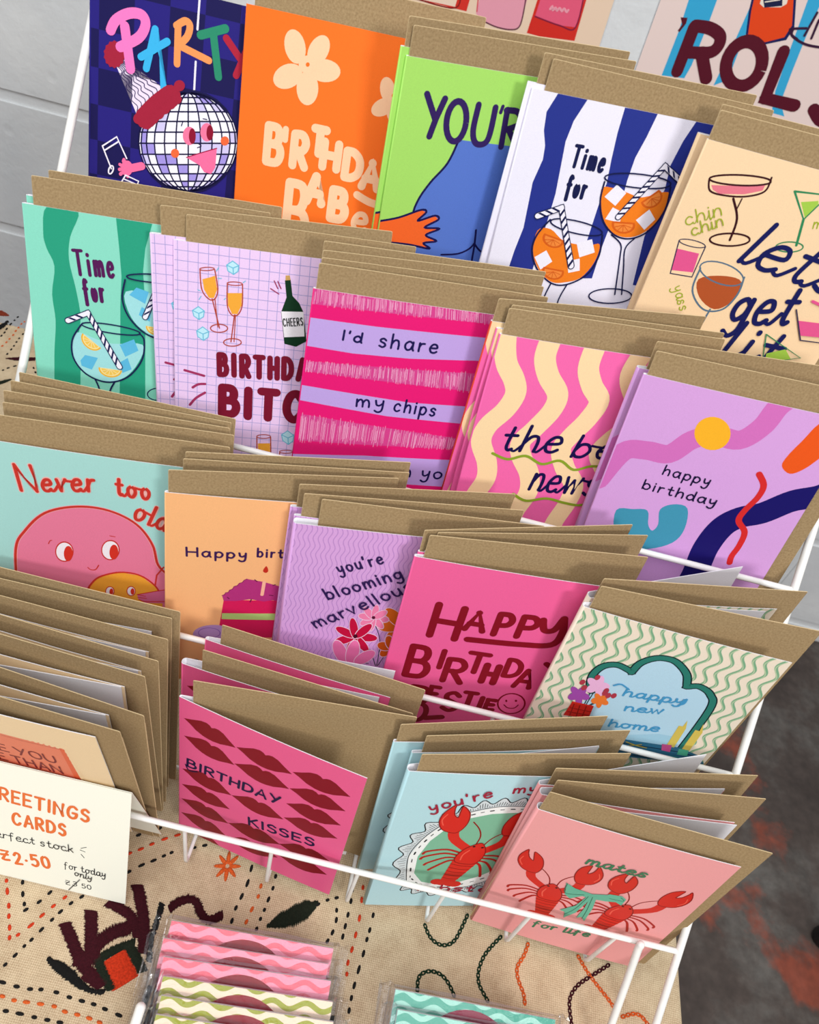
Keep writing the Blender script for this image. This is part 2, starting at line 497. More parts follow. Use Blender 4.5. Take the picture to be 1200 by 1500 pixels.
    # -- patterns
    def x_checker(s, c, a):
        for i in range(-1, 9):
            for j in range(-1, 11):
                if (i + j) % 2: s.emit(c, [[(i * a + 4, j * a), (i * a + a + 4, j * a), (i * a + a + 4, j * a + a), (i * a + 4, j * a + a)]], 1)
    def x_disco(s, cx, cy, ex, ey, tx, ty):
        A = (ex - cx, ey - cy); B = (tx - cx, ty - cy)
        def pt(la, lo):
            x = math.cos(la) * math.sin(lo); y = math.sin(la)
            return (cx + A[0] * x + B[0] * y, cy + A[1] * x + B[1] * y)
        B0 = s.boxes[-1][4]
        lat = [(-78 + 13 * i) * PI / 180 for i in range(13)]; lon = [(-86 + 14.33 * i) * PI / 180 for i in range(13)]
        for i in range(12):
            for j in range(12):
                u = s.r.random()
                s.emit('#a395e0' if u < .2 else '#d2caf0' if u < .42 else '#f4f1fb', [[pt(lat[i], lon[j]), pt(lat[i], lon[j + 1]), pt(lat[i + 1], lon[j + 1]), pt(lat[i + 1], lon[j])]], B0 + 1)
        L = None
        for la in lat[1:-1]: s.emit('#15133d', s.ribbon(.75, [pt(la, -1.5 + 3.0 * k / 14) for k in range(15)]), B0 + 2)
        for lo in lon: s.emit('#15133d', s.ribbon(.75, [pt(-1.5 + 3.0 * k / 14, lo) for k in range(15)]), B0 + 3)
        s.boxes.append((cx - 40, cx + 40, cy - 40, cy + 40, B0 + 4))
    def x_grid(s, c, a, w):
        i = 0
        while i * a < s.w + a: s.emit(c, s.ribbon(w, [(i * a + 1.5, -1), (i * a + 1.5, s.h + 1)]), 1); i += 1
        i = 0
        while i * a < s.h + a: s.emit(c, s.ribbon(w, [(-1, i * a + 2), (s.w + 1, i * a + 2)]), 2); i += 1
        s.boxes.append((0, s.w, 0, s.h, 2))
    def x_waves(s, c, a, amp, wl, w, ph=0.0):
        x = -a
        while x < s.w + a:
            pts = [(x + amp * math.sin(2 * PI * (y / wl) + ph + x * .02), y) for y in [k * wl / 16 - 2 for k in range(int(16 * (s.h + 6) / wl))]]
            s.emit(c, s.ribbon(w, pts), 1 if not ph else 2); x += a
        s.boxes.append((0, s.w, 0, s.h, 2))
    def x_hwaves(s, c, a, amp, wl, w):
        y = -a
        while y < s.h + a:
            s.emit(c, s.ribbon(w, [(x, y + x * .05 + amp * math.sin(2 * PI * x / wl)) for x in [k * wl / 16 - 2 for k in range(int(16 * (s.w + 8) / wl))]]), 1); y += a
        s.boxes.append((0, s.w, 0, s.h, 1))
    def x_scratch(s, c1, c2, q):
        (tlx, tly, trx, try_, brx, bry, blx, bly) = q
        s.fill(c1, [(tlx, tly), (trx, try_), (brx, bry), (blx, bly)])
        n = int(abs(trx - tlx) / .42); polys = []
        for i in range(n):
            f = (i + s.r.uniform(-.4, .4)) / n
            if s.r.random() < .3: continue
            t0, t1 = s.r.uniform(-.12, .25), s.r.uniform(.7, 1.12)
            a = (tlx + (trx - tlx) * f, tly + (try_ - tly) * f); b = (blx + (brx - blx) * f, bly + (bry - bly) * f)
            sl = s.r.uniform(-.25, .25)
            polys += s.ribbon(s.r.uniform(.1, .26), [(a[0] + (b[0] - a[0]) * t0, a[1] + (b[1] - a[1]) * t0), (a[0] + (b[0] - a[0]) * t1 + sl, a[1] + (b[1] - a[1]) * t1)], round_=False)
        s.emit(c2, polys)
    def x_lips(s, c, q):
        x0, y0, x1, y1 = q; dx, dy = x1 - x0, y1 - y0; l = math.hypot(dx, dy); u = (dx / l, dy / l); n = (-u[1], u[0])
        up = [(-.03, 0), (.12, .105), (.27, .225), (.38, .262), (.45, .24), (.5, .19), (.55, .24), (.62, .262), (.73, .225), (.88, .105), (1.03, 0)]
        lo = [(.89, -.075), (.75, -.17), (.6, -.22), (.5, -.23), (.4, -.22), (.25, -.17), (.11, -.075)]
        s.fill(c, [(x0 + u[0] * a * l + n[0] * b * l, y0 + u[1] * a * l + n[1] * b * l) for a, b in up + lo])
    def x_ruffle(s, line, pale, q):
        p = catmull([(q[i], q[i + 1]) for i in range(0, len(q), 2)], True, 12); N = len(p)
        cx = sum(a for a, b in p) / N; cy = sum(b for a, b in p) / N
        def off(i, d):
            x, y = p[i % N]; l = math.hypot(x - cx, y - cy); return (x + (x - cx) / l * d, y + (y - cy) / l * d)
        wave = [off(i, 6.0 + 2.6 * math.sin(2 * PI * i * 24 / N)) for i in range(N)]
        s.fill(pale, wave); s.stroke(line, .75, wave + [wave[0]])
        polys = []
        for i in range(N):
            polys += s.ribbon(.36, [off(i, 1.0), off(i, 3.5 + 1.8 * math.sin(2 * PI * i * 24 / N) + s.r.uniform(-.8, .8))])
        s.emit(line, polys)
    def x_dash(s, c, q):
        p = catmull([(q[i], q[i + 1]) for i in range(0, len(q), 2)], False, 8); polys = []
        for i in range(0, len(p) - 2, 3):
            polys += s.ribbon(1.0 if i % 2 else .6, [p[i], p[i + 1]])
        s.emit(c, polys)
    def x_lobster(s, tx, ty, hx, hy, lx, ly, rx, ry):
        dx, dy = hx - tx, hy - ty; L = math.hypot(dx, dy); u = (dx / L, dy / L); n = (u[1], -u[0])   # n = right
        def m(a, b): return (tx + u[0] * a * L + n[0] * b * L, ty + u[1] * a * L + n[1] * b * L)
        red, dk, hi = '#d4271d', '#8e1410', '#ee5a48'
        for sd in (-1, 1):
            for k, (a, b, c2, d2) in enumerate(((.62, .12, .44, .42), (.68, .13, .56, .52), (.74, .13, .68, .54), (.58, .11, .34, .32))):
                s.stroke('#b01d17', .035 * L, catmull([m(a, sd * b), m((a + c2) / 2 + .07, sd * (b + d2) / 2), m(c2, sd * d2), m(c2 - .07, sd * (d2 + .03))], n=4))
            s.stroke(dk, .018 * L, catmull([m(.98, sd * .05), m(1.15, sd * .08), m(1.3, sd * .17), m(1.42, sd * .3)], n=4))
        for sd, (qx, qy) in ((-1, (lx, ly)), (1, (rx, ry))):
            sh = m(.86, sd * .12); mid = ((sh[0] + qx) / 2 + n[0] * sd * .08 * L, (sh[1] + qy) / 2 + n[1] * sd * .08 * L - u[1] * .04 * L)
            s.stroke(red, .13 * L, catmull([sh, mid, (qx, qy)], n=4))
            d = (qx - sh[0], qy - sh[1]); l = math.hypot(*d); d = (d[0] / l * .5 + u[0] * .5, d[1] / l * .5 + u[1] * .5); l = math.hypot(*d); d = (d[0] / l, d[1] / l); e = (d[1] * sd, -d[0] * sd)
            def c(a, b): return (qx + d[0] * a * L + e[0] * b * L, qy + d[1] * a * L + e[1] * b * L)
            claw = catmull([c(-.16, 0), c(-.08, .14), c(.10, .19), c(.28, .15), c(.44, .03), c(.36, .035), c(.24, .03), c(.17, -.015), c(.28, -.03), c(.40, -.055), c(.26, -.14), c(.06, -.14), c(-.10, -.08)], True, 4)
            s.fill(red, claw); s.stroke(dk, .014 * L, claw + [claw[0]]); s.stroke(hi, .016 * L, catmull([c(.02, .14), c(.14, .16), c(.25, .11)], n=4))
        for k in range(6):
            a = .06 + k * .085; w = .095 + .011 * k
            s.emit(red, [[m(a, -w), m(a, w), m(a + .095, w + .012), m(a + .095, -w - .012)]]); s.stroke(dk, .012 * L, catmull([m(a, -w), m(a - .02, 0), m(a, w)], n=4))
        for sd in (-1, -.45, 0.45, 1): s.fill(red, [(m(.02 - abs(sd) * .0, sd * .12)[0] + .12 * L * math.cos(t) * (u[0] * .6) + .085 * L * math.sin(t) * n[0], m(.02, sd * .12)[1] + .12 * L * math.cos(t) * (u[1] * .6) + .085 * L * math.sin(t) * n[1]) for t in [2 * PI * k / 12 for k in range(12)]])
        body = catmull([m(.55, -.13), m(.68, -.165), m(.84, -.14), m(.96, -.07), m(1.02, 0), m(.96, .07), m(.84, .14), m(.68, .165), m(.55, .13), m(.52, 0)], True, 4)
        s.fill(red, body); s.stroke(dk, .014 * L, body + [body[0]])
        s.stroke(hi, .02 * L, catmull([m(.6, -.08), m(.72, -.1), m(.84, -.07)], n=4))
        for sd in (-1, 1): s.fill('#1b0d0d', [(m(.93, sd * .055)[0] + .018 * L * math.cos(t), m(.93, sd * .055)[1] + .018 * L * math.sin(t)) for t in [2 * PI * k / 8 for k in range(8)]])
    # -- to a mesh
    def bend(s, x):
        g = s.grid; n = len(g) - 1
        t = max(0.0, min(0.9999, x / s.w)) * n; i = int(t); f = t - i
        b = lambda q: -s.bow * 4 * q * (1 - q)
        return b(i / n) * (1 - f) + b((i + 1) / n) * f
    def clip(s, p):
        def half(p, ax, lim, sg):
            o = []; N = len(p)
            for i in range(N):
                a, b = p[i], p[(i + 1) % N]; da, db = sg * (a[ax] - lim), sg * (b[ax] - lim)
                if da >= 0: o.append(a)
                if (da > 0 and db < 0) or (da < 0 and db > 0):
                    t = da / (da - db); o.append((a[0] + (b[0] - a[0]) * t, a[1] + (b[1] - a[1]) * t))
            return o
        xs = [q[0] for q in p]; ys = [q[1] for q in p]
        if max(xs) <= 0 or min(xs) >= s.w or max(ys) <= 0 or min(ys) >= s.h: return []
        for ax, lim, sg, need in ((0, 0, 1, min(xs) < 0), (0, s.w, -1, max(xs) > s.w), (1, 0, 1, min(ys) < 0), (1, s.h, -1, max(ys) > s.h)):
            if need:
                p = half(p, ax, lim, sg)
                if len(p) < 3: return []
        if not s.bow: return [p]
        out = []; xs = [q[0] for q in p]; a, b = min(xs), max(xs); n = len(s.grid) - 1
        i0 = max(0, min(n - 1, int(a / s.w * n))); i1 = max(0, min(n - 1, int((b - 1e-6) / s.w * n)))
        if i0 == i1: return [p]
        for i in range(i0, i1 + 1):
            q = half(p, 0, s.grid[i], 1)
            if len(q) >= 3: q = half(q, 0, s.grid[i + 1], -1)
            if len(q) >= 3: out.append(q)
        return out
    def mesh(s, name, thick=0.35, eps=0.018, back=None):
        """sheet standing in x-z, printed face to -y"""
        V = []; F = []; FM = []; mats = [ink(s.base), back or WHITE]; mi = {s.base: 0}
        g = s.grid; n = len(g)
        for th in (0, thick):
            for z in (0, s.h):
                for x in g: V.append(Vector((x, s.bend(x) + th, z)) * MM)
        q = lambda t, z, i: (t * 2 + z) * n + i
        for i in range(n - 1):
            F += [[q(0, 0, i), q(0, 0, i + 1), q(0, 1, i + 1), q(0, 1, i)], [q(1, 0, i), q(1, 1, i), q(1, 1, i + 1), q(1, 0, i + 1)], [q(0, 1, i), q(0, 1, i + 1), q(1, 1, i + 1), q(1, 1, i)], [q(0, 0, i), q(1, 0, i), q(1, 0, i + 1), q(0, 0, i + 1)]]
            FM += [0, 1, 1, 1]
        F += [[q(0, 0, 0), q(0, 1, 0), q(1, 1, 0), q(1, 0, 0)], [q(0, 0, n - 1), q(1, 0, n - 1), q(1, 1, n - 1), q(0, 1, n - 1)]]; FM += [1, 1]
        for c, L, p in s.tris:
            if c not in mi: mi[c] = len(mats); mats.append(ink(c))
            for r in s.clip(p):
                ar = sum(r[i][0] * r[(i + 1) % len(r)][1] - r[(i + 1) % len(r)][0] * r[i][1] for i in range(len(r)))
                if abs(ar) < 1e-5: continue
                if ar < 0: r = r[::-1]
                o = len(V)
                V += [Vector((x, s.bend(x) - eps * L, y)) * MM for x, y in r]
                F.append(list(range(o, o + len(r)))); FM.append(mi[c])
        me = bpy.data.meshes.new(name)
        me.from_pydata([tuple(v) for v in V], [], F)
        for m in mats: me.materials.append(m)
        me.polygons.foreach_set('material_index', FM); me.update()
        return me

def pose(x, y, z, yaw, tilt, roll):
    m = Matrix.Rotation(math.radians(yaw), 4, 'Z') @ Matrix.Rotation(math.radians(-tilt), 4, 'X') @ Matrix.Rotation(math.radians(roll), 4, 'Y')
    m.translation = Vector((x, y, z)) * MM
    return m

ART = {}
ART['party'] = ('#29217a', [
  ('checker','#1c1850',17.5), ('S','#efe9f6',1.01,0,[53.1,149.7,53,132.8]), ('S','#efe9f6',1.01,0,[53.2,118.3,53.4,104.3]), ('F','#efe0f2',0,[13,107.9,17.1,111.5,37.7,102.8,24.5,86.8]),
  ('S','#33205c',0.44,1,[12.9,108.2,15.9,106.1,15.7,103.3,18.7,101.2,18.5,98.4,21.6,96.2,21.4,93.4,24.5,91.2,24.3,88.3]), ('S','#33205c',0.44,1,[13.4,108.7,16.6,106.8,16.6,104.3,19.8,102.4,19.8,99.8,23,97.9,23,95.2,26.3,93.3,26.4,90.6]),
  ('S','#33205c',0.44,1,[13.9,109.1,17.3,107.5,17.4,105.2,20.9,103.5,21,101.2,24.5,99.5,24.7,97.1,28.2,95.4,28.4,93]), ('S','#33205c',0.44,1,[14.4,109.6,17.9,108.2,18.3,106.1,21.9,104.7,22.3,102.5,25.9,101.1,26.3,99,30,97.5,30.4,95.3]),
  ('S','#33205c',0.44,1,[14.9,110,18.6,108.9,19.2,107,23,105.8,23.6,103.9,27.4,102.7,28,100.8,31.8,99.6,32.4,97.7]), ('S','#33205c',0.44,1,[15.3,110.5,19.3,109.5,20.1,107.9,24,106.9,24.8,105.3,28.8,104.3,29.6,102.7,33.7,101.7,34.5,100]),
  ('S','#33205c',0.44,1,[15.8,111,20,110.2,20.9,108.8,25.1,108.1,26.1,106.7,30.3,105.9,31.2,104.5,35.5,103.8,36.5,102.3]), ('F','#a5233c',0,[17.1,114,17.6,112.7,16.7,111.4,16.6,109.9,15.3,109.1,14.7,107.7,13.4,107.5,12.2,106.5,11.1,107.1,9.8,106.6,9,107.8,7.8,108,7.6,109.5,6.7,110.4,7.1,111.9,6.6,113.3,7.5,114.5,7.6,116,8.9,116.8,9.5,118.2,10.8,118.4,11.9,119.3,13.1,118.8,14.4,119.2,15.1,118.1,16.4,117.9,16.5,116.4,17.5,115.6]),
  ('S','#f97cc2',4.78,1,[9.9,123.4,12.5,128.4,18.9,132.7,25.1,133.3,27.2,129.5,24,123,14.9,116.9]), ('S','#f97cc2',4.78,0,[16.9,126.6,20.4,108]), ('S','#3db4e8',3.52,0,[28.4,109.9,32.1,128.5,37.7,103]),
  ('S','#3db4e8',3.52,0,[25.5,114.6,38.4,124.3]), ('S','#f49a5a',3.4,0,[43.3,132.9,43.8,115.3]), ('S','#f49a5a',3.4,1,[42.5,132.3,46.6,135.2,49.1,133.7,48.2,128.7,44.4,124.2]),
  ('S','#f49a5a',3.4,0,[45.6,123.5,59.8,120.2]), ('S','#2d8c6a',4.03,0,[54.8,130.7,66.8,136.1]), ('S','#2d8c6a',3.77,0,[61.1,132.4,65.3,113.7]), ('S','#b0243c',3.52,0,[67.7,132,75.9,124]),
  ('S','#b0243c',3.52,0,[81.5,137.8,74.3,116.4]), ('E','#1b1848',0,0,360,[52.2,78.7,78.5,84.2,54,52.8]), ('disco',52.2,78.7,78.5,84.2,50.5,103.2), ('S','#a5233c',10.31,1,[28.8,86.1,35,93.5,41.8,99.9]),
  ('E','#a5233c',0,0,360,[25.5,85.4,28.3,86,25.6,82.7]), ('E','#a5233c',0,0,360,[28.9,88.8,31.8,89.4,29,86.1]), ('E','#a5233c',0,0,360,[32.3,92.2,35.2,92.8,32.5,89.5]),
  ('E','#a5233c',0,0,360,[35.8,95.5,38.6,96.1,35.9,92.9]), ('E','#a5233c',0,0,360,[39.1,98.9,42,99.5,39.3,96.3]), ('E','#a5233c',0,0,360,[42.5,102.2,45.3,102.8,42.7,99.6]),
  ('E','#a5233c',0,0,360,[45.8,105.5,48.6,106.1,46,102.9]), ('E','#a5233c',0,0,360,[30.1,83.6,32.7,84.1,30.2,81.1]), ('E','#a5233c',0,0,360,[33.1,86.7,35.7,87.2,33.2,84.2]),
  ('E','#a5233c',0,0,360,[36.1,89.7,38.7,90.3,36.2,87.3]), ('E','#a5233c',0,0,360,[39,92.8,41.6,93.3,39.1,90.4]), ('E','#a5233c',0,0,360,[41.9,95.8,44.5,96.4,42.1,93.4]),
  ('E','#a5233c',0,0,360,[44.8,98.9,47.4,99.4,45,96.5]), ('E','#f9799f',0,0,360,[52.5,82.5,55.9,83.2,52.9,78]), ('E','#8d1230',0,0,360,[54.1,82.7,55.9,83.1,54.4,78.8]),
  ('E','#f9799f',0,0,360,[61.6,86.2,65,86.9,62,81.7]), ('E','#8d1230',0,0,360,[63.2,86.3,65,86.7,63.5,82.5]), ('S','#1a1648',0.5,1,[48,86.5,48.6,88.6]),
  ('S','#1a1648',0.5,1,[59.1,92.4,61.1,92.4]), ('S','#1a1648',0.5,1,[57.2,77.5,59.1,78.8,57.6,79.6]), ('E','#ef6a3c',0,0,360,[45.5,72.2,47.7,72.7,45.7,69.9]),
  ('E','#ef6a3c',0,0,360,[71.4,83.9,73.6,84.4,71.6,81.6]), ('F','#f9709f',0,[51.7,71.4,58.6,75,67.5,79.4,67.5,69.4,65.5,65.8,61.8,65.9,59.1,68.9]), ('S','#a01a44',0.5,1,[51.7,71.4,58.6,75,67.5,79.4]),
  ('S','#f9709f',4.03,0,[28,62,22.5,59.7]), ('E','#f9709f',0,0,360,[20.1,59.2,23.3,59.8,20.2,55.2]), ('S','#f9709f',1.76,0,[18.2,62.3,18.5,63.3]), ('S','#f9709f',1.76,0,[17,60.1,16.4,60.3]),
  ('S','#f9709f',1.76,0,[16.7,58,16.2,57.7]), ('S','#f9709f',1.76,0,[17.3,56,16.8,55.4]), ('S','#f9709f',1.76,0,[20.5,55.4,20.7,55]), ('S','#efe9f6',0.75,0,[11.8,57.2,6.8,67.8,14.3,74,19.9,64.2]),
  ('S','#efe9f6',0.75,0,[7.8,65.7,15.4,71.9]), ('E','#efe9f6',0.75,0,360,[11.6,56.6,12.7,56.4,10.9,54.4]), ('S','#efe9f6',0.75,0,[17.3,51.2,19.6,55.5,26.7,53.8,25.4,49.3]),
  ('S','#efe9f6',0.75,0,[18.8,53.3,26,51.8]), ])
ART['babe'] = ('#fb7627', [
  ('E','#fdd0a6',0,0,360,[25.6,134.1,30.6,136,28.2,127]), ('E','#fdd0a6',0,0,360,[37.6,134.7,42.4,133.7,35,127.7]), ('E','#fdd0a6',0,0,360,[41.7,126.4,49.9,127,41.6,121.2]),
  ('E','#fdd0a6',0,0,360,[34,116.8,39.6,117.8,34.9,109]), ('E','#fdd0a6',0,0,360,[23.3,120.3,29.9,124.9,26.6,116.1]), ('E','#fdd0a6',0,0,360,[32.9,127.5,37.5,128.4,33.4,123.5]),
  ('E','#fb7627',0,0,360,[32.9,127.5,33.9,127.7,33,126.5]), ('E','#fdd0a6',0,0,360,[75,123.9,78.7,125.1,76.9,118.3]), ('E','#fdd0a6',0,0,360,[74,115.7,79.2,119.7,76.7,112.8]),
  ('E','#fdd0a6',0,0,360,[82,125.2,85.8,124.8,80.7,119.4]), ('E','#fdd0a6',0,0,360,[84.6,120.9,90.4,121.3,84.6,117.1]), ('E','#fdd0a6',0,0,360,[80.2,114.7,84.2,115.5,81.3,108.8]),
  ('E','#fdd0a6',0,0,360,[78.6,121.9,83.2,122.8,79.3,117.8]), ('E','#fb7627',0,0,360,[78.6,121.9,79.7,122.1,78.8,120.9]), ('T','#fdd0a6',4.4,'B',[15.7,77.7,23.1,77.7],17.8,{}),
  ('T','#fdd0a6',3.27,'I',[24.6,90.4,27.8,90.4],5.1,{}), ('T','#fdd0a6',4.4,'R',[30.1,78.6,36.6,78.6],15.6,{}), ('T','#fdd0a6',4.4,'T',[40.4,87.1,46.5,87.1],11.9,{}),
  ('T','#fdd0a6',4.4,'H',[46.3,81.1,54,81.1],12.4,{}), ('T','#fdd0a6',4.4,'D',[58.8,78.2,66.5,78.2],13.2,{}), ('T','#fdd0a6',4.4,'A',[68.8,75.4,77.3,75.4],12.5,{}),
  ('T','#fdd0a6',4.4,'Y',[80.5,85.5,87.3,85.5],11.2,{}), ('T','#fdd0a6',4.91,'B',[29.8,39.9,40.4,39.9],29.6,{}), ('T','#fdd0a6',4.91,'A',[39.8,61.9,48.1,61.9],13.4,{}),
  ('T','#fdd0a6',4.91,'B',[54,55.5,61.6,55.5],15,{}), ('T','#fdd0a6',3.02,'e',[66.8,51.2,74.3,51.2],15.7,{}), ('S','#fdd0a6',4.03,1,[67,70.4,75.1,67.8,85.4,67.4]),
  ])
ART['youre'] = ('#abe26b', [
  ('F','#5b7bcf',0,[32.9,114.8,29.6,102.8,22.7,92.1,18,82,16.8,72.1,21.4,41,25.5,12.6,129.4,20.8,96.6,113.7,66,115.2]), ('S','#1a1650',1.13,1,[32.9,114.8,29.6,102.8,22.7,92.1,18,82,16.8,72.1,19.9,55.7]),
  ('F','#fb6a2c',0,[-1.3,68.6,9.3,71.9,20.7,77.4,23.7,76.5,20.1,71.4,28.8,75.2,31.1,73.3,24.5,68.2,32.8,68.4,26,64.1,32.6,61.4,25.6,59.5,29.6,56.7,17,57.8,0.5,57.7]),
  ('S','#1a1650',1.13,1,[-1.3,68.6,9.3,71.9,20.7,77.4,23.7,76.5,20.1,71.4,28.8,75.2,31.1,73.3,24.5,68.2,32.8,68.4,26,64.1,32.6,61.4,25.6,59.5,29.6,56.7,17,57.8,0.5,57.7]),
  ('S','#1a1650',1.13,1,[53.4,69.8,54.7,60.5,55.7,47]), ('S','#1a1650',1.01,1,[37,53.9,46.3,55.4,52.1,58.9,54.5,62.8]), ('S','#1a1650',1.01,1,[54.7,61.8,59.3,58,66.2,56.5]),
  ('S','#35205f',3.02,0,[12.5,133.3,18.9,122.4]), ('S','#35205f',3.02,0,[21.7,132.5,19.1,123,17.5,114.4]), ('E','#35205f',3.02,0,360,[29.6,123,34.6,123,30.3,113.7]),
  ('S','#35205f',3.02,1,[39,132.1,39.1,120.1,41.8,114.4,46.3,114.6,48.1,119.1,47.8,132]), ('S','#35205f',1.76,0,[51.4,133,51,130.1]), ('S','#35205f',3.02,0,[54.1,131.7,55.6,114.2]),
  ('S','#35205f',3.02,1,[53.7,131.5,59.9,131.4,62.5,126.4,55.8,122.5]), ('S','#35205f',3.02,0,[57.6,122.5,65.2,113.4]), ('S','#35205f',3.02,0,[76.5,131.4,67.3,131.3,69.5,113.9,79.7,113.8]),
  ])
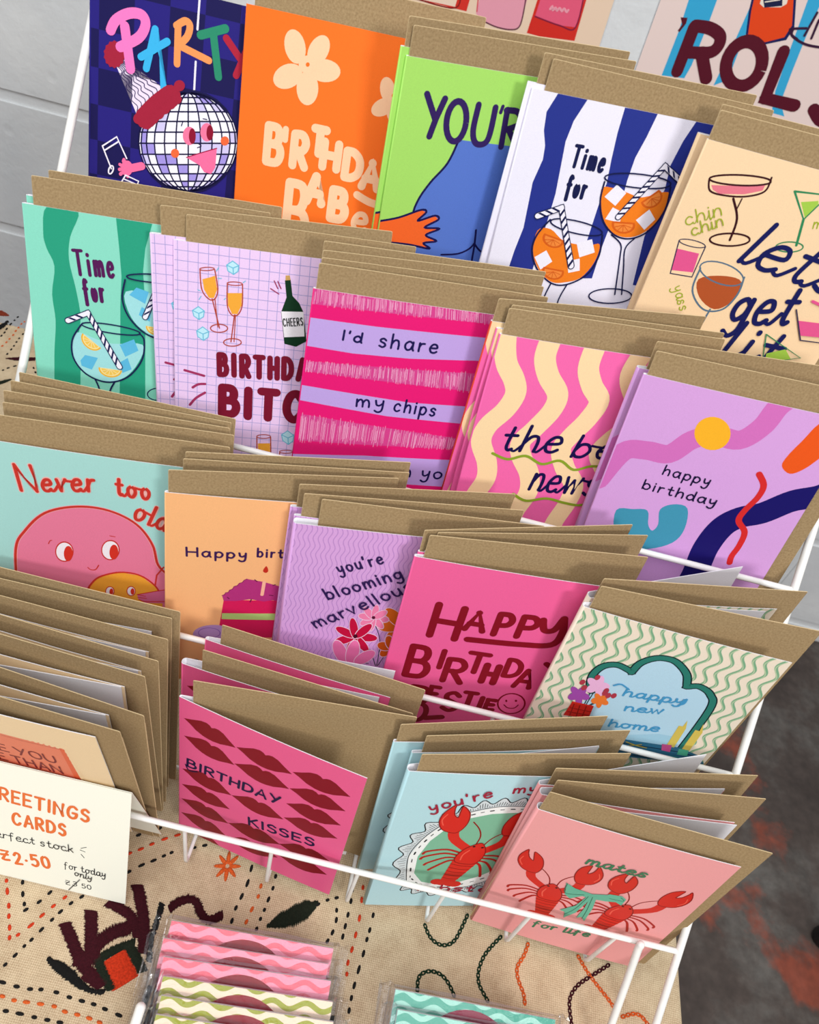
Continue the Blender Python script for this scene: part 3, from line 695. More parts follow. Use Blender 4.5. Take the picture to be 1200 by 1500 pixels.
ART['blue'] = ('#f0ecfa', [
  ('F','#27348c',0,[12.3,148.5,27.1,148.7,23.3,137.8,22.3,128.2,23.7,115.4,25,103.1,25,91.3,24.8,75.3,24.9,53.2,11.4,55,12.2,70.7,13.6,83.3,12.7,95.1,11.8,106.5,13.7,118,12.9,124.4,10.2,131.3,9.1,139.4]),
  ('F','#27348c',0,[45.9,147.9,62.8,148.4,61.3,137.1,59.3,127,59.3,115.9,60.1,105.6,58.7,95.8,58.3,80.9,58.8,62.8,48.8,61.2,49.1,79.4,48.9,103.7,49.3,113,47.7,123.9,46.3,136.6]),
  ('F','#27348c',0,[83.1,148.3,95.4,147.9,99.3,139.5,115,100.5,118.9,61.9,82.9,62.8,79.1,89.5,79.2,105.3,80.3,114.9,78.5,126.5,80.2,138.3]), ('F','#f0ecfa',1,[95.2,132.2,93,120.5,91.8,108.7,93,96.8,95.6,71.6,104.8,69.1,105.3,92.6,105.3,115.7,102.7,126.8]),
  ('S','#f0ecfa',7.55,0,[71.5,85.7,77.1,65.9]), ('F','#f3801f',1,[47.5,109.3,54.3,111,62.1,110,70.1,109.1,82.6,113.9,84.6,105.1,79.9,93.9,71.8,88.2,62.6,88.5,54.1,94.4]),
  ('F','#f4f0fb',0,[50.5,106.1,54.8,113,61,109.8,57.7,102.6]), ('F','#f4f0fb',0,[54.8,95.2,56.7,101.7,62.4,100.1,63.2,94.7]), ('F','#f4f0fb',0,[71.2,97.4,76.2,103.9,81.3,99.4,77.6,93.2]),
  ('E','#d9601a',0,-20,200,[75.2,109.4,78.9,113.5,79.3,106.3]), ('E','#f08a3a',0,-10,190,[75.2,109.4,78.2,112.7,78.5,106.9]), ('S','#d9601a',0.31,0,[75.2,109.4,79.3,111]),
  ('S','#d9601a',0.31,0,[75.2,109.4,80,109]), ('S','#d9601a',0.31,0,[75.2,109.4,79,107.1]), ('S','#d9601a',0.31,0,[75.2,109.4,76.6,106]), ('S','#d9601a',0.31,0,[75.2,109.4,73.7,106.2]),
  ('E','#d9601a',0,-20,200,[65.5,93.9,71.9,94.5,66.8,89.4]), ('E','#f08a3a',0,-10,190,[65.5,93.9,70.6,94.4,66.5,90.3]), ('S','#d9601a',0.31,0,[65.5,93.9,70.3,93.2]),
  ('S','#d9601a',0.31,0,[65.5,93.9,69,91.3]), ('S','#d9601a',0.31,0,[65.5,93.9,66.4,90.4]), ('S','#d9601a',0.31,0,[65.5,93.9,63.5,90.8]), ('S','#d9601a',0.31,0,[65.5,93.9,61.3,92.3]),
  ('S','#141a4a',0.88,1,[47.9,113.3,49,103.7,54.3,93.9,62.8,88,72,87.6,80.2,93.4,84.4,105,82.8,116.5]), ('E','#141a4a',0.75,0,360,[64.8,116.6,82.4,117.9,65.7,113.3]),
  ('S','#141a4a',3.52,0,[61.2,97.5,75.8,125.7,87.1,120.1]), ('S','#f4f0fb',2.52,0,[61.2,97.5,75.8,125.7,87.1,120.1]), ('F','#141a4a',0,[63.7,99.4,64.3,100.5,60.9,99.6,60.3,98.5]),
  ('F','#141a4a',0,[65.3,102.5,65.9,103.6,62.5,102.7,61.9,101.6]), ('F','#141a4a',0,[66.8,105.5,67.4,106.6,64,105.8,63.4,104.6]), ('F','#141a4a',0,[68.4,108.5,69,109.7,65.6,108.8,65,107.7]),
  ('F','#141a4a',0,[69.9,111.5,70.5,112.7,67.1,111.8,66.6,110.7]), ('F','#141a4a',0,[71.5,114.5,72,115.6,68.7,114.8,68.1,113.6]), ('F','#141a4a',0,[73,117.5,73.5,118.6,70.2,117.7,69.6,116.6]),
  ('F','#141a4a',0,[74.5,120.4,75,121.5,71.7,120.6,71.2,119.5]), ('F','#141a4a',0,[76,123.3,76.5,124.4,73.2,123.5,72.7,122.5]), ('F','#141a4a',0,[78.3,123.3,79.7,122.6,78.1,125.7,76.7,126.4]),
  ('F','#141a4a',0,[82,121.5,83.4,120.8,81.7,123.9,80.3,124.6]), ('F','#141a4a',0,[85.7,119.7,87.1,119,85.4,122.1,84,122.8]), ('S','#141a4a',0.75,1,[60.9,87.9,67.7,83.8,70,76.5,74.7,56]),
  ('S','#141a4a',0.75,1,[73.9,87.9,71,81.8,74.3,70.7,78.5,56.6]), ('E','#141a4a',0.75,0,360,[72.5,54.7,84.6,56.7,74,50.5]), ('F','#f3801f',1,[21.4,83.4,28.1,85.2,37.3,80.2,50.2,80.2,56.6,81.7,57,71.7,52.4,62.1,44.5,58.1,36.9,57.2,27.9,63,22.1,72.3]),
  ('F','#f4f0fb',0,[23.9,69.1,29.1,73.8,34.1,68.4,29.1,62.9]), ('F','#f4f0fb',0,[44,80.4,51.5,83.8,55.4,77.1,48,73.1]), ('F','#f4f0fb',0,[42,69.9,48.4,72.5,50.6,66,44.8,63.7]),
  ('E','#d9601a',0,-20,200,[31,80.1,37.1,79.1,30.7,75.8]), ('E','#f08a3a',0,-10,190,[31,80.1,35.8,79.3,30.8,76.7]), ('S','#d9601a',0.31,0,[31,80.1,35,78.5]),
  ('S','#d9601a',0.31,0,[31,80.1,33.1,77.1]), ('S','#d9601a',0.31,0,[31,80.1,30.5,76.7]), ('S','#d9601a',0.31,0,[31,80.1,28,77.6]), ('S','#d9601a',0.31,0,[31,80.1,26.6,79.4]),
  ('E','#d9601a',0,-20,200,[36.3,63.1,42.5,63,36.9,58.5]), ('E','#f08a3a',0,-10,190,[36.3,63.1,41.3,63,36.8,59.4]), ('S','#d9601a',0.31,0,[36.3,63.1,40.8,62]),
  ('S','#d9601a',0.31,0,[36.3,63.1,39.2,60.2]), ('S','#d9601a',0.31,0,[36.3,63.1,36.6,59.5]), ('S','#d9601a',0.31,0,[36.3,63.1,33.9,60.1]), ('S','#d9601a',0.31,0,[36.3,63.1,32.1,61.7]),
  ('S','#141a4a',0.88,1,[26.2,90.1,21.6,81,21.6,72.2,27.3,62.9,37.1,56.6,46.1,57.3,55.4,64.9,58.2,75.8,56.3,86.9]), ('E','#141a4a',0.75,0,360,[41.2,88.6,55.8,87.9,41.5,85.4]),
  ('S','#141a4a',3.77,0,[19.1,90.8,30.1,97,45,67.8]), ('S','#f4f0fb',2.77,0,[19.1,90.8,30.1,97,45,67.8]), ('F','#141a4a',0,[22.5,91.1,23.7,91.8,20,92.8,18.8,92.1]),
  ('F','#141a4a',0,[25.7,92.9,26.9,93.6,23.2,94.6,22,93.9]), ('F','#141a4a',0,[28.9,94.7,30.1,95.4,26.4,96.4,25.2,95.7]), ('F','#141a4a',0,[30.3,93.7,31,92.4,32.2,95.6,31.6,96.9]),
  ('F','#141a4a',0,[32.1,90.2,32.8,88.9,34,92.2,33.3,93.5]), ('F','#141a4a',0,[33.9,86.7,34.6,85.4,35.8,88.7,35.1,90]), ('F','#141a4a',0,[35.7,83.1,36.4,81.8,37.6,85.1,36.9,86.4]),
  ('F','#141a4a',0,[37.6,79.5,38.3,78.1,39.5,81.5,38.8,82.9]), ('F','#141a4a',0,[39.4,75.8,40.1,74.4,41.3,77.8,40.6,79.2]), ('F','#141a4a',0,[41.3,72.1,42,70.7,43.2,74.2,42.5,75.5]),
  ('F','#141a4a',0,[43.2,68.4,43.9,66.9,45.2,70.4,44.4,71.8]), ('S','#141a4a',0.75,1,[37.1,56.6,35.7,48.2,35.4,35.6]), ('S','#141a4a',0.75,1,[46.1,57.3,44.1,46.8,46.2,35.9]),
  ('T','#141a4a',1.76,'Time',[27.7,117.4,45.7,117.8],9.8,{}), ('T','#141a4a',2.01,'for',[29.4,103.1,40.8,103.7],9.7,{}), ])
ART['lets'] = ('#f8d6ab', [
  ('F','#e77a8a',0,[10.2,129.5,23.1,132.4,34.3,136.3,34.2,133.1,26.9,129.4,15.5,126.6,11.8,127.7]), ('E','#3a0f18',0.88,0,360,[22.1,134.9,36.1,137.9,23.1,132.7]),
  ('S','#3a0f18',0.88,1,[8.2,131.3,11,126.8,19,126.7,28.4,128.8,35.4,133.1,35.4,139.6]), ('S','#3a0f18',1.13,1,[22.9,126.3,29,117.8,30.4,107.4]), ('S','#3a0f18',0.63,1,[26.8,127.3,26.7,121.7]),
  ('E','#3a0f18',0.88,0,360,[30.3,107.6,39.6,110.1,31.7,104.7]), ('F','#a4cc4c',0,[53.9,132.7,61.4,135.2,62.2,133.7,59.5,126.3]), ('S','#2f8757',1.01,0,[48.6,136.5,64.6,138.7,59.3,125.5,48.6,136.5]),
  ('S','#2f8757',1.26,0,[59.2,125.7,62.4,113.2]), ('E','#2f8757',0.63,0,360,[59.6,111.6,65.9,113.3,60.9,109.3]), ('T','#a3ae2f',0.63,'chin',[6.8,108.3,21.5,118.1],6.54,{'join':1}),
  ('T','#a3ae2f',0.63,'chin',[11.8,104.5,24.4,113.7],6.04,{'join':1}), ('T','#a3ae2f',0.63,'mm',[65.1,122.6,74.8,125.2],5.03,{'join':1}), ('F','#e5578f',0,[7.2,96.7,19.1,97.2,20.4,87.3,9.2,85.5]),
  ('S','#3b3550',0.63,0,[6.9,100.8,9.7,83.8,20.9,84.9,20.6,101.2]), ('E','#3b3550',0.5,0,360,[13.7,101.1,20.4,101.4,14,99.5]), ('F','#b4542a',1,[24.6,84.8,35.9,89.7,45.9,89,46.1,78.3,39.4,71.7,29.1,75.9]),
  ('E','#5b7488',0.75,0,360,[34.4,90.5,46.4,89.8,35.3,85.3]), ('S','#5b7488',0.94,1,[23,90.4,24.3,78.2,34,70.2,43.4,72.8,47,82.4,46,91.7]), ('S','#5b7488',0.94,0,[37.4,71.1,36.4,55.3]),
  ('T','#151a58',2.45,'lets',[37.1,99.3,91.3,93.8],21.89,{'join':1,'slant':0.3}), ('T','#151a58',2.64,'get',[47.2,66.6,79.8,74],21.13,{'join':1,'slant':0.25}),
  ('T','#151a58',2.64,'lit',[51.8,46,83.7,47.3],22.64,{'join':1,'slant':0.25}), ('T','#a3ae2f',0.6,'yass',[14.1,77.3,23,65.9],5.28,{'join':1}), ('F','#e5578f',0,[83,77.3,99.6,79.5,101.4,71.9,88.6,69.9]),
  ('S','#3b3550',0.68,0,[79.2,82.7,90,67.4,103,69,98.3,86.4]), ('F','#a4cc4c',0,[76.8,55.7,85.2,60.6,90.9,55.9,78.1,51.8]), ('S','#2f8757',0.6,0,[71.4,66,95.2,58,77.5,49.9,71.4,66]),
  ('S','#e5578f',1.51,1,[84.8,88.9,95.2,87.1]), ])
ART['teal'] = ('#8bdbc3', [
  ('F','#2b9f7e',1,[11.4,148.4,8.6,135.3,9.7,127.6,12.9,118.8,10.8,104.1,11.6,89.3,9.9,72.2,8.7,54.4,5.7,7.1,20.4,9,22.5,53.5,23.2,67.4,22.7,80.6,24.5,93.7,22.9,108.4,20.3,123.4,21.5,135.1,26,148.6]),
  ('F','#2b9f7e',0,[43.8,149.2,45.1,133.1,45.9,119.1,45,103.1,44.5,83.8,43.5,52.3,42.6,12,57.2,13.9,57.4,49.9,57.6,85.7,57.7,105,56.7,123.2,57.9,135.1,61.7,149.3]),
  ('F','#a3dfe0',1,[21.3,84.3,32.7,82.1,40.9,80.9,56.2,82.6,53.9,71.8,46.5,61.8,36.7,58.1,25.9,61.6,19.8,70.3]), ('F','#5fbbe0',0,[23.2,68.5,25.8,72.1,32.5,71.4,29,63.9,23.7,65.4]),
  ('F','#5fbbe0',0,[44.1,80.8,51.7,85.1,54,78.8,47,74.2]), ('F','#5fbbe0',0,[43,69.6,48.2,73.7,50.2,67.2,45.3,64.3]), ('E','#f0b73c',0,0,180,[29.7,81,34.4,77.4,26.8,76.7]),
  ('E','#fbe2a0',0,0,180,[29.7,81,33.7,77.9,27.3,77.4]), ('E','#f5c95a',0,5,175,[29.7,81,33.3,78.3,27.6,77.9]), ('S','#fbe2a0',0.38,0,[29.7,81,31.4,77]),
  ('S','#fbe2a0',0.38,0,[29.7,81,29.3,77]), ('S','#fbe2a0',0.38,0,[29.7,81,27.3,78.1]), ('S','#fbe2a0',0.38,0,[29.7,81,26,80]), ('S','#fbe2a0',0.38,0,[29.7,81,25.6,81.7]),
  ('E','#f0b73c',0,0,180,[38.9,65.8,45.2,65.7,38.2,60.6]), ('E','#fbe2a0',0,0,180,[38.9,65.8,44.3,65.7,38.3,61.5]), ('E','#f5c95a',0,5,175,[38.9,65.8,43.7,65.8,38.4,62.1]),
  ('S','#fbe2a0',0.38,0,[38.9,65.8,42.5,63.6]), ('S','#fbe2a0',0.38,0,[38.9,65.8,40.4,62.4]), ('S','#fbe2a0',0.38,0,[38.9,65.8,38,62.1]), ('S','#fbe2a0',0.38,0,[38.9,65.8,35.8,62.8]),
  ('S','#fbe2a0',0.38,0,[38.9,65.8,34.6,64]), ('S','#1c2050',0.88,1,[24.6,89.3,19.7,80.2,19.7,69.6,25.9,61,36.6,57.6,47.7,62,55.7,73.4,57.1,85,54.7,88.9]),
  ('E','#1c2050',0.75,0,360,[40,89.4,55.1,89,39.6,87]), ('S','#1c2050',3.52,0,[18,90.7,28.4,96.6,43.9,67.9]), ('S','#f4f0fb',2.52,0,[18,90.7,28.4,96.6,43.9,67.9]),
  ('F','#1c2050',0,[21.2,91.2,22.5,92,19.4,92.8,18.1,92.1]), ('F','#1c2050',0,[24.7,93.2,26.1,93.9,22.9,94.8,21.6,94.1]), ('F','#1c2050',0,[28.8,93.2,29.4,91.9,30.3,95.8,29.6,97]),
  ('F','#1c2050',0,[30.5,89.9,31.2,88.7,32,92.5,31.4,93.7]), ('F','#1c2050',0,[32.3,86.6,33,85.4,33.8,89.3,33.1,90.5]), ('F','#1c2050',0,[34.1,83.3,34.8,82.1,35.6,86,34.9,87.2]),
  ('F','#1c2050',0,[35.9,80,36.6,78.7,37.4,82.7,36.7,83.9]), ('F','#1c2050',0,[37.7,76.6,38.4,75.3,39.3,79.3,38.6,80.6]), ('F','#1c2050',0,[39.6,73.2,40.3,71.9,41.1,75.9,40.4,77.2]),
  ('F','#1c2050',0,[41.4,69.7,42.2,68.4,43,72.5,42.3,73.8]), ('S','#1c2050',0.88,1,[30.6,58.6,32.8,50.8,31,37.6]), ('S','#1c2050',0.88,1,[41,58.3,38.2,51.5,37.3,38.4]),
  ('F','#a3dfe0',1,[48,111.2,64.7,112.2,78.7,113.1,76.6,98.9,67.2,88.4,57.7,90.3,50.1,98.2]), ('F','#5fbbe0',0,[49.7,109.7,53.4,114.2,59.6,112.7,57.7,106]),
  ('F','#5fbbe0',0,[54.4,99.4,56,104.1,60.6,101.6,60,96.5]), ('E','#f0b73c',0,0,180,[63.6,93.8,69.2,93.7,63,89.2]), ('E','#fbe2a0',0,0,180,[63.6,93.8,68.4,93.7,63.1,90]),
  ('E','#f5c95a',0,5,175,[63.6,93.8,67.9,93.7,63.2,90.5]), ('S','#fbe2a0',0.38,0,[63.6,93.8,66.9,91.9]), ('S','#fbe2a0',0.38,0,[63.6,93.8,65,90.8]), ('S','#fbe2a0',0.38,0,[63.6,93.8,62.8,90.5]),
  ('S','#fbe2a0',0.38,0,[63.6,93.8,60.8,91.1]), ('S','#fbe2a0',0.38,0,[63.6,93.8,59.7,92.2]), ('S','#1c2050',0.88,1,[47.8,117.6,46.2,107,49.5,97.4,57.6,89.6,67.2,87.8,76.7,93.8,80,108.3]),
  ('E','#1c2050',0.75,0,360,[63.5,120.6,78.4,121.8,63.4,118.4]), ('S','#1c2050',3.27,0,[57.7,98.7,64.7,117.1]), ('S','#f4f0fb',2.26,0,[57.7,98.7,64.7,117.1]),
  ('F','#1c2050',0,[59.9,101.6,60.4,103,57.5,100.9,56.9,99.5]), ('F','#1c2050',0,[61.4,105.5,61.9,107,59,104.9,58.4,103.4]), ('F','#1c2050',0,[62.8,109.4,63.4,110.8,60.4,108.8,59.9,107.3]),
  ('F','#1c2050',0,[64.3,113.2,64.8,114.7,61.9,112.6,61.4,111.2]), ('E','#1c2050',0.63,0,360,[64.4,53.8,70.2,54.6,64.4,50]), ('T','#571a55',1.76,'Time',[22.7,116.2,43,118.1],12.3,{}),
  ('T','#571a55',2.01,'for',[26.6,103,37.8,104.2],10.9,{}), ])
ART['grid'] = ('#ebcbf0', [
  ('grid','#a09ad2',5.05,0.28), ('F','#f2a83a',0,[13.7,130.3,17.1,131.6,20,132.9,21.2,126,19.7,121.3,17.2,121,14.7,125]), ('S','#b2442f',0.63,1,[12.5,135,13.5,125.1,17,120.5,20.1,120.9,21.5,126.1,19.8,135.9]),
  ('E','#b2442f',0.5,0,360,[16,135.8,19.6,136.4,16.1,135]), ('S','#b2442f',0.63,0,[18.8,120.8,22.8,105.6]), ('S','#b2442f',0.5,0,[20.2,120.9,21.9,106.1]),
  ('E','#b2442f',0.57,0,360,[22.6,105.5,27,106,22.6,103.3]), ('F','#f2a83a',0,[26.5,124.8,33.7,125.7,33.7,119.2,31.8,114.3,29,114,26.8,118.4]), ('S','#b2442f',0.63,1,[26.2,129.5,26.5,118.3,28.9,113.5,31.9,113.9,34,119.2,33.8,130.2]),
  ('E','#b2442f',0.5,0,360,[29.9,130.1,33.7,130.4,29.9,129.2]), ('S','#b2442f',0.63,0,[30.3,113.7,28.9,98.8]), ('S','#b2442f',0.5,0,[30.8,113.7,30.5,99]),
  ('E','#b2442f',0.57,0,360,[29.7,98.6,34.3,99.2,29.8,96.5]), ('F','#bfe8f3',0,[25.6,139,28.5,141.4,31.6,139.5,31.3,136.5,29.1,134.7,26.3,136.2]), ('S','#6cbdd9',0.5,0,[25.6,139,28.5,141.4,31.6,139.5,31.3,136.5,29.1,134.7,26.3,136.2,25.6,139]),
  ('S','#6cbdd9',0.5,0,[25.6,139,28.8,137.9,31.6,139.5]), ('S','#6cbdd9',0.5,0,[28.8,137.9,29.1,134.7]), ('F','#bfe8f3',0,[8.9,113.4,11.9,115.8,14.9,113.8,14.5,110.7,12.3,108.9,9.6,110.5]),
  ('S','#6cbdd9',0.5,0,[8.9,113.4,11.9,115.8,14.9,113.8,14.5,110.7,12.3,108.9,9.6,110.5,8.9,113.4]), ('S','#6cbdd9',0.5,0,[8.9,113.4,12.1,112.2,14.9,113.8]),
  ('S','#6cbdd9',0.5,0,[12.1,112.2,12.3,108.9]), ('F','#bfe8f3',0,[11.1,102.6,14.2,105.2,17.4,103,17,99.8,14.6,97.8,11.7,99.5]), ('S','#6cbdd9',0.5,0,[11.1,102.6,14.2,105.2,17.4,103,17,99.8,14.6,97.8,11.7,99.5,11.1,102.6]),
  ('S','#6cbdd9',0.5,0,[11.1,102.6,14.4,101.3,17.4,103]), ('S','#6cbdd9',0.5,0,[14.4,101.3,14.6,97.8]), ('F','#bfe8f3',0,[58.7,46.5,62,49.4,65.7,46.8,65.4,43,63,40.7,59.7,42.8]),
  ('S','#6cbdd9',0.5,0,[58.7,46.5,62,49.4,65.7,46.8,65.4,43,63,40.7,59.7,42.8,58.7,46.5]), ('S','#6cbdd9',0.5,0,[58.7,46.5,62.5,44.9,65.7,46.8]), ('S','#6cbdd9',0.5,0,[62.5,44.9,63,40.7]),
  ('S','#6cbdd9',0.44,0,[20.6,135.3,21.7,137.2]), ('S','#6cbdd9',0.44,0,[21.4,131.7,23.2,131.9]), ('S','#6cbdd9',0.44,0,[12.9,124.1,11.5,124.6]), ('S','#6cbdd9',0.44,0,[13.2,121.5,12.2,119.6]),
  ('S','#6cbdd9',0.44,0,[24.8,121.1,25.5,122]), ('S','#6cbdd9',0.44,0,[34.1,131.2,35.2,132.2]), ('F','#10351f',0,[54.9,134.9,57.8,135.7,59.3,127.4,63,124,65.6,119.4,68.4,103.7,63.1,100,56.8,101,54,118,56.3,126.2]),
  ('F','#c99d5e',0,[55.2,134.9,55.1,137.5,57.2,137.8,57.8,135.5]), ('F','#f3eef2',0,[54.1,118.5,65.6,119.6,67.1,106.3,56.5,104.6]), ('T','#1a1a1a',0.57,'CHEERS',[55.6,110.5,66.1,112.5],4.03,{}),
  ('S','#9c2d5c',0.63,0,[48,129.8,52.3,127.5]), ('S','#9c2d5c',0.63,0,[49.6,134,51.6,130.3]), ('S','#9c2d5c',0.63,0,[51.4,134,53.2,130.5]), ('S','#a3305e',1.38,1,[4.9,79.7,15.2,77.7]),
  ('S','#a3305e',1.38,1,[9.2,70.1,12.1,72.3,15.8,73]), ('S','#a3305e',1.38,1,[7.7,59.5,11,64,15.8,67.8]), ('T','#7b152e',3.02,'BIRTHDAY',[21.9,79.5,79.1,82.2],11.4,{}),
  ('T','#7b152e',4.78,'BITCH',[22.7,56,85.3,56.9],15.8,{}), ('F','#f2a83a',0,[45.7,39.6,52.6,40.4,53.2,30.7,51.7,24.7,48.8,24.5,46.4,30]), ('S','#b2442f',0.63,1,[45,43.5,45.9,29.9,48.5,24.1,51.8,24.4,53.4,30.7,52.7,44.3]),
  ('E','#b2442f',0.5,0,360,[48.8,44.4,52.7,44.8,48.9,43.2]), ('S','#b2442f',0.63,0,[50.1,24.3,50.7,7.1]), ('S','#b2442f',0.5,0,[50.6,24.3,50.7,7.1]), ('E','#b2442f',0.57,0,360,[50.7,6.8,55.5,7.3,50.9,4.3]),
  ('F','#f2a83a',0,[59,29.8,65.8,30.4,66.3,22.8,64.9,16.7,62.5,16.5,59.7,22.2]), ('S','#b2442f',0.63,1,[58.4,35,59.5,22.1,62.2,16.2,65.2,16.5,66.6,22.8,65.7,35.7]),
  ('E','#b2442f',0.5,0,360,[62,35.8,65.7,36.2,62.1,34.8]), ('S','#b2442f',0.63,0,[63.6,16.3,64.6,0.4]), ('S','#b2442f',0.5,0,[64.1,16.3,64.6,0.4]), ('E','#b2442f',0.57,0,360,[64.6,0.1,69.2,0.5,64.8,-2.5]),
  ])
ART['chips'] = ('#ea1c76', [
  ('F','#c2a5e5',0,[-7.2,132.6,-0,132.8,32.1,133.1,91.9,135.2,103.9,135.7,107.6,123,93.5,122.3,52.5,118.1,23.2,116.7,0.7,117.3,-5.6,117.4]), ('F','#c2a5e5',0,[-5.5,94.8,0.3,94.5,57.6,92.2,94,94,108,94.8,111.4,82.5,95.6,82.6,47.1,82.1,1.4,85.2,-4.6,85.5]),
  ('F','#c2a5e5',0,[-3.5,49.9,39,54.7,95.7,58.1,117.8,59.6,123.5,39.3,98.5,38.5,41.9,36.9,-2.2,36.4]), ('scratch','#d9458f','#f4b3d4',[-0.2,148.5,94.2,148.6,95.8,143.1,-0.1,140]),
  ('scratch','#d9458f','#f4b3d4',[0.8,108.8,97.4,114.7,99.2,103.3,0.6,102.9]), ('scratch','#d9458f','#f4b3d4',[1.7,76.9,98.2,72.3,98.5,66,2,59.7]), ('T','#1a1650',1.13,"I'd",[16.4,123.4,27.2,123.2],5.28,{}),
  ('T','#1a1650',1.13,'share',[34.9,122.6,66.1,123],7.8,{'sp':1.6}), ('T','#1a1650',1.13,'my',[29.1,85.9,44.7,86.9],7.3,{'sp':1.6}), ('T','#1a1650',1.13,'chips',[49.5,85.8,73.1,85.8],7.8,{'sp':1.3}),
  ('T','#1a1650',1.13,'with you',[43.6,42.9,93.6,44.2],7.8,{'sp':1.3}), ])
ART['news'] = ('#f46aac', [
  ('S','#fbd9a8',10.82,1,[2,150.5,4,141.2,7.2,132.9,13.2,124.9,15.9,117.4,13.2,107.5,6.7,96.9,5.6,86.7,11.9,74.4,14,64,11,52.6,8,37.6,7.5,22.3]), ('S','#fbd9a8',10.82,1,[24.9,149.4,25,139.5,29.7,130.1,37.5,120.8,37.4,111.2,31.7,99.2,26.8,89.9,29.3,81.4,37,70.4,39.9,58.3,36.2,43.1,35.4,26.1]),
  ('S','#fbd9a8',10.82,1,[48.1,150.7,48.3,138.1,53.4,128.5,60.3,120.2,57.8,108.8,52.4,98,49.6,88.9,55.2,77.7,64.2,66.5,64.3,53.7,61,38.2,62.1,20.9]), ('S','#fbd9a8',10.82,1,[73.4,151,71.1,137.8,76.1,128.1,82.6,120.9,81.9,109.6,74.3,98.4,71.1,89.1,79,78.1,86.5,64.9,86.8,48.5]),
  ('S','#fbd9a8',10.82,1,[-6.7,99,-8.9,87.4,-11.2,75.5]), ('T','#141048',1.89,'the',[15.4,83.1,48.4,86.5],15.72,{'join':1,'slant':0.25}), ('T','#141048',1.89,'be',[55.3,85.2,78.5,86.8],13.58,{'join':1,'slant':0.25}),
  ('T','#141048',1.89,'news',[38.2,60.4,76.7,61.6],17.61,{'join':1,'slant':0.15}), ('S','#8aa32c',1.64,1,[13.5,80.6,22.5,78.2,31.7,81.8,41.9,78,51.3,81.6,60.7,76.9,70.1,80.6,83.3,81]),
  ('S','#8aa32c',1.64,1,[31.8,56.3,40.2,52.7,51.4,55.9,62.8,54.3,72.4,54,80.4,58.9]), ])
ART['abstract'] = ('#d9a3de', [
  ('S','#d571bc',11.07,1,[-2.1,83.4,4.6,103.7,15.2,107.6,26.7,108.7,34.4,119.4,43.9,124.7,56.3,125.3,63.4,135.2,65.9,147,70.9,155.2]), ('E','#fab42a',0,0,360,[42.4,125.4,50.7,127.6,46.1,116.4]),
  ('F','#ec581b',1,[95.5,150.1,87.9,143,84.9,132.9,81.9,122.5,81.9,116.1,87.6,112.7,92.7,116.7,97,124.5,103.3,139.1]), ('F','#4397b3',1,[12.9,67.4,20.9,70.6,28.6,71.9,32.1,63.2,35.6,59.7,37.1,64.7,34.6,74.4,40.1,79.6,47.8,79,51.4,65.6,48.8,54.9,38.2,47,25.9,44.7,16.9,52.2]),
  ('S','#1a1464',14.09,1,[116.5,113.5,107.4,103.6,96.1,97.1,85.3,86.3,75.6,80.4,69.4,71.7,66.9,56.1,68.2,36.6,67.4,18.1]), ('S','#d72c2c',3.27,1,[73.5,108.8,78.5,102.9,78.9,95.2,76.1,85.5,75.9,78.4,81.9,72.1,83,62.6,82.2,54.8,83,49.9]),
  ('T','#17123a',0.88,'happy',[27.3,96.1,52.7,95.7],5.79,{'sp':1.2}), ('T','#17123a',0.88,'birthday',[20.3,84.8,60.6,84.5],5.79,{'sp':1.2}), ])
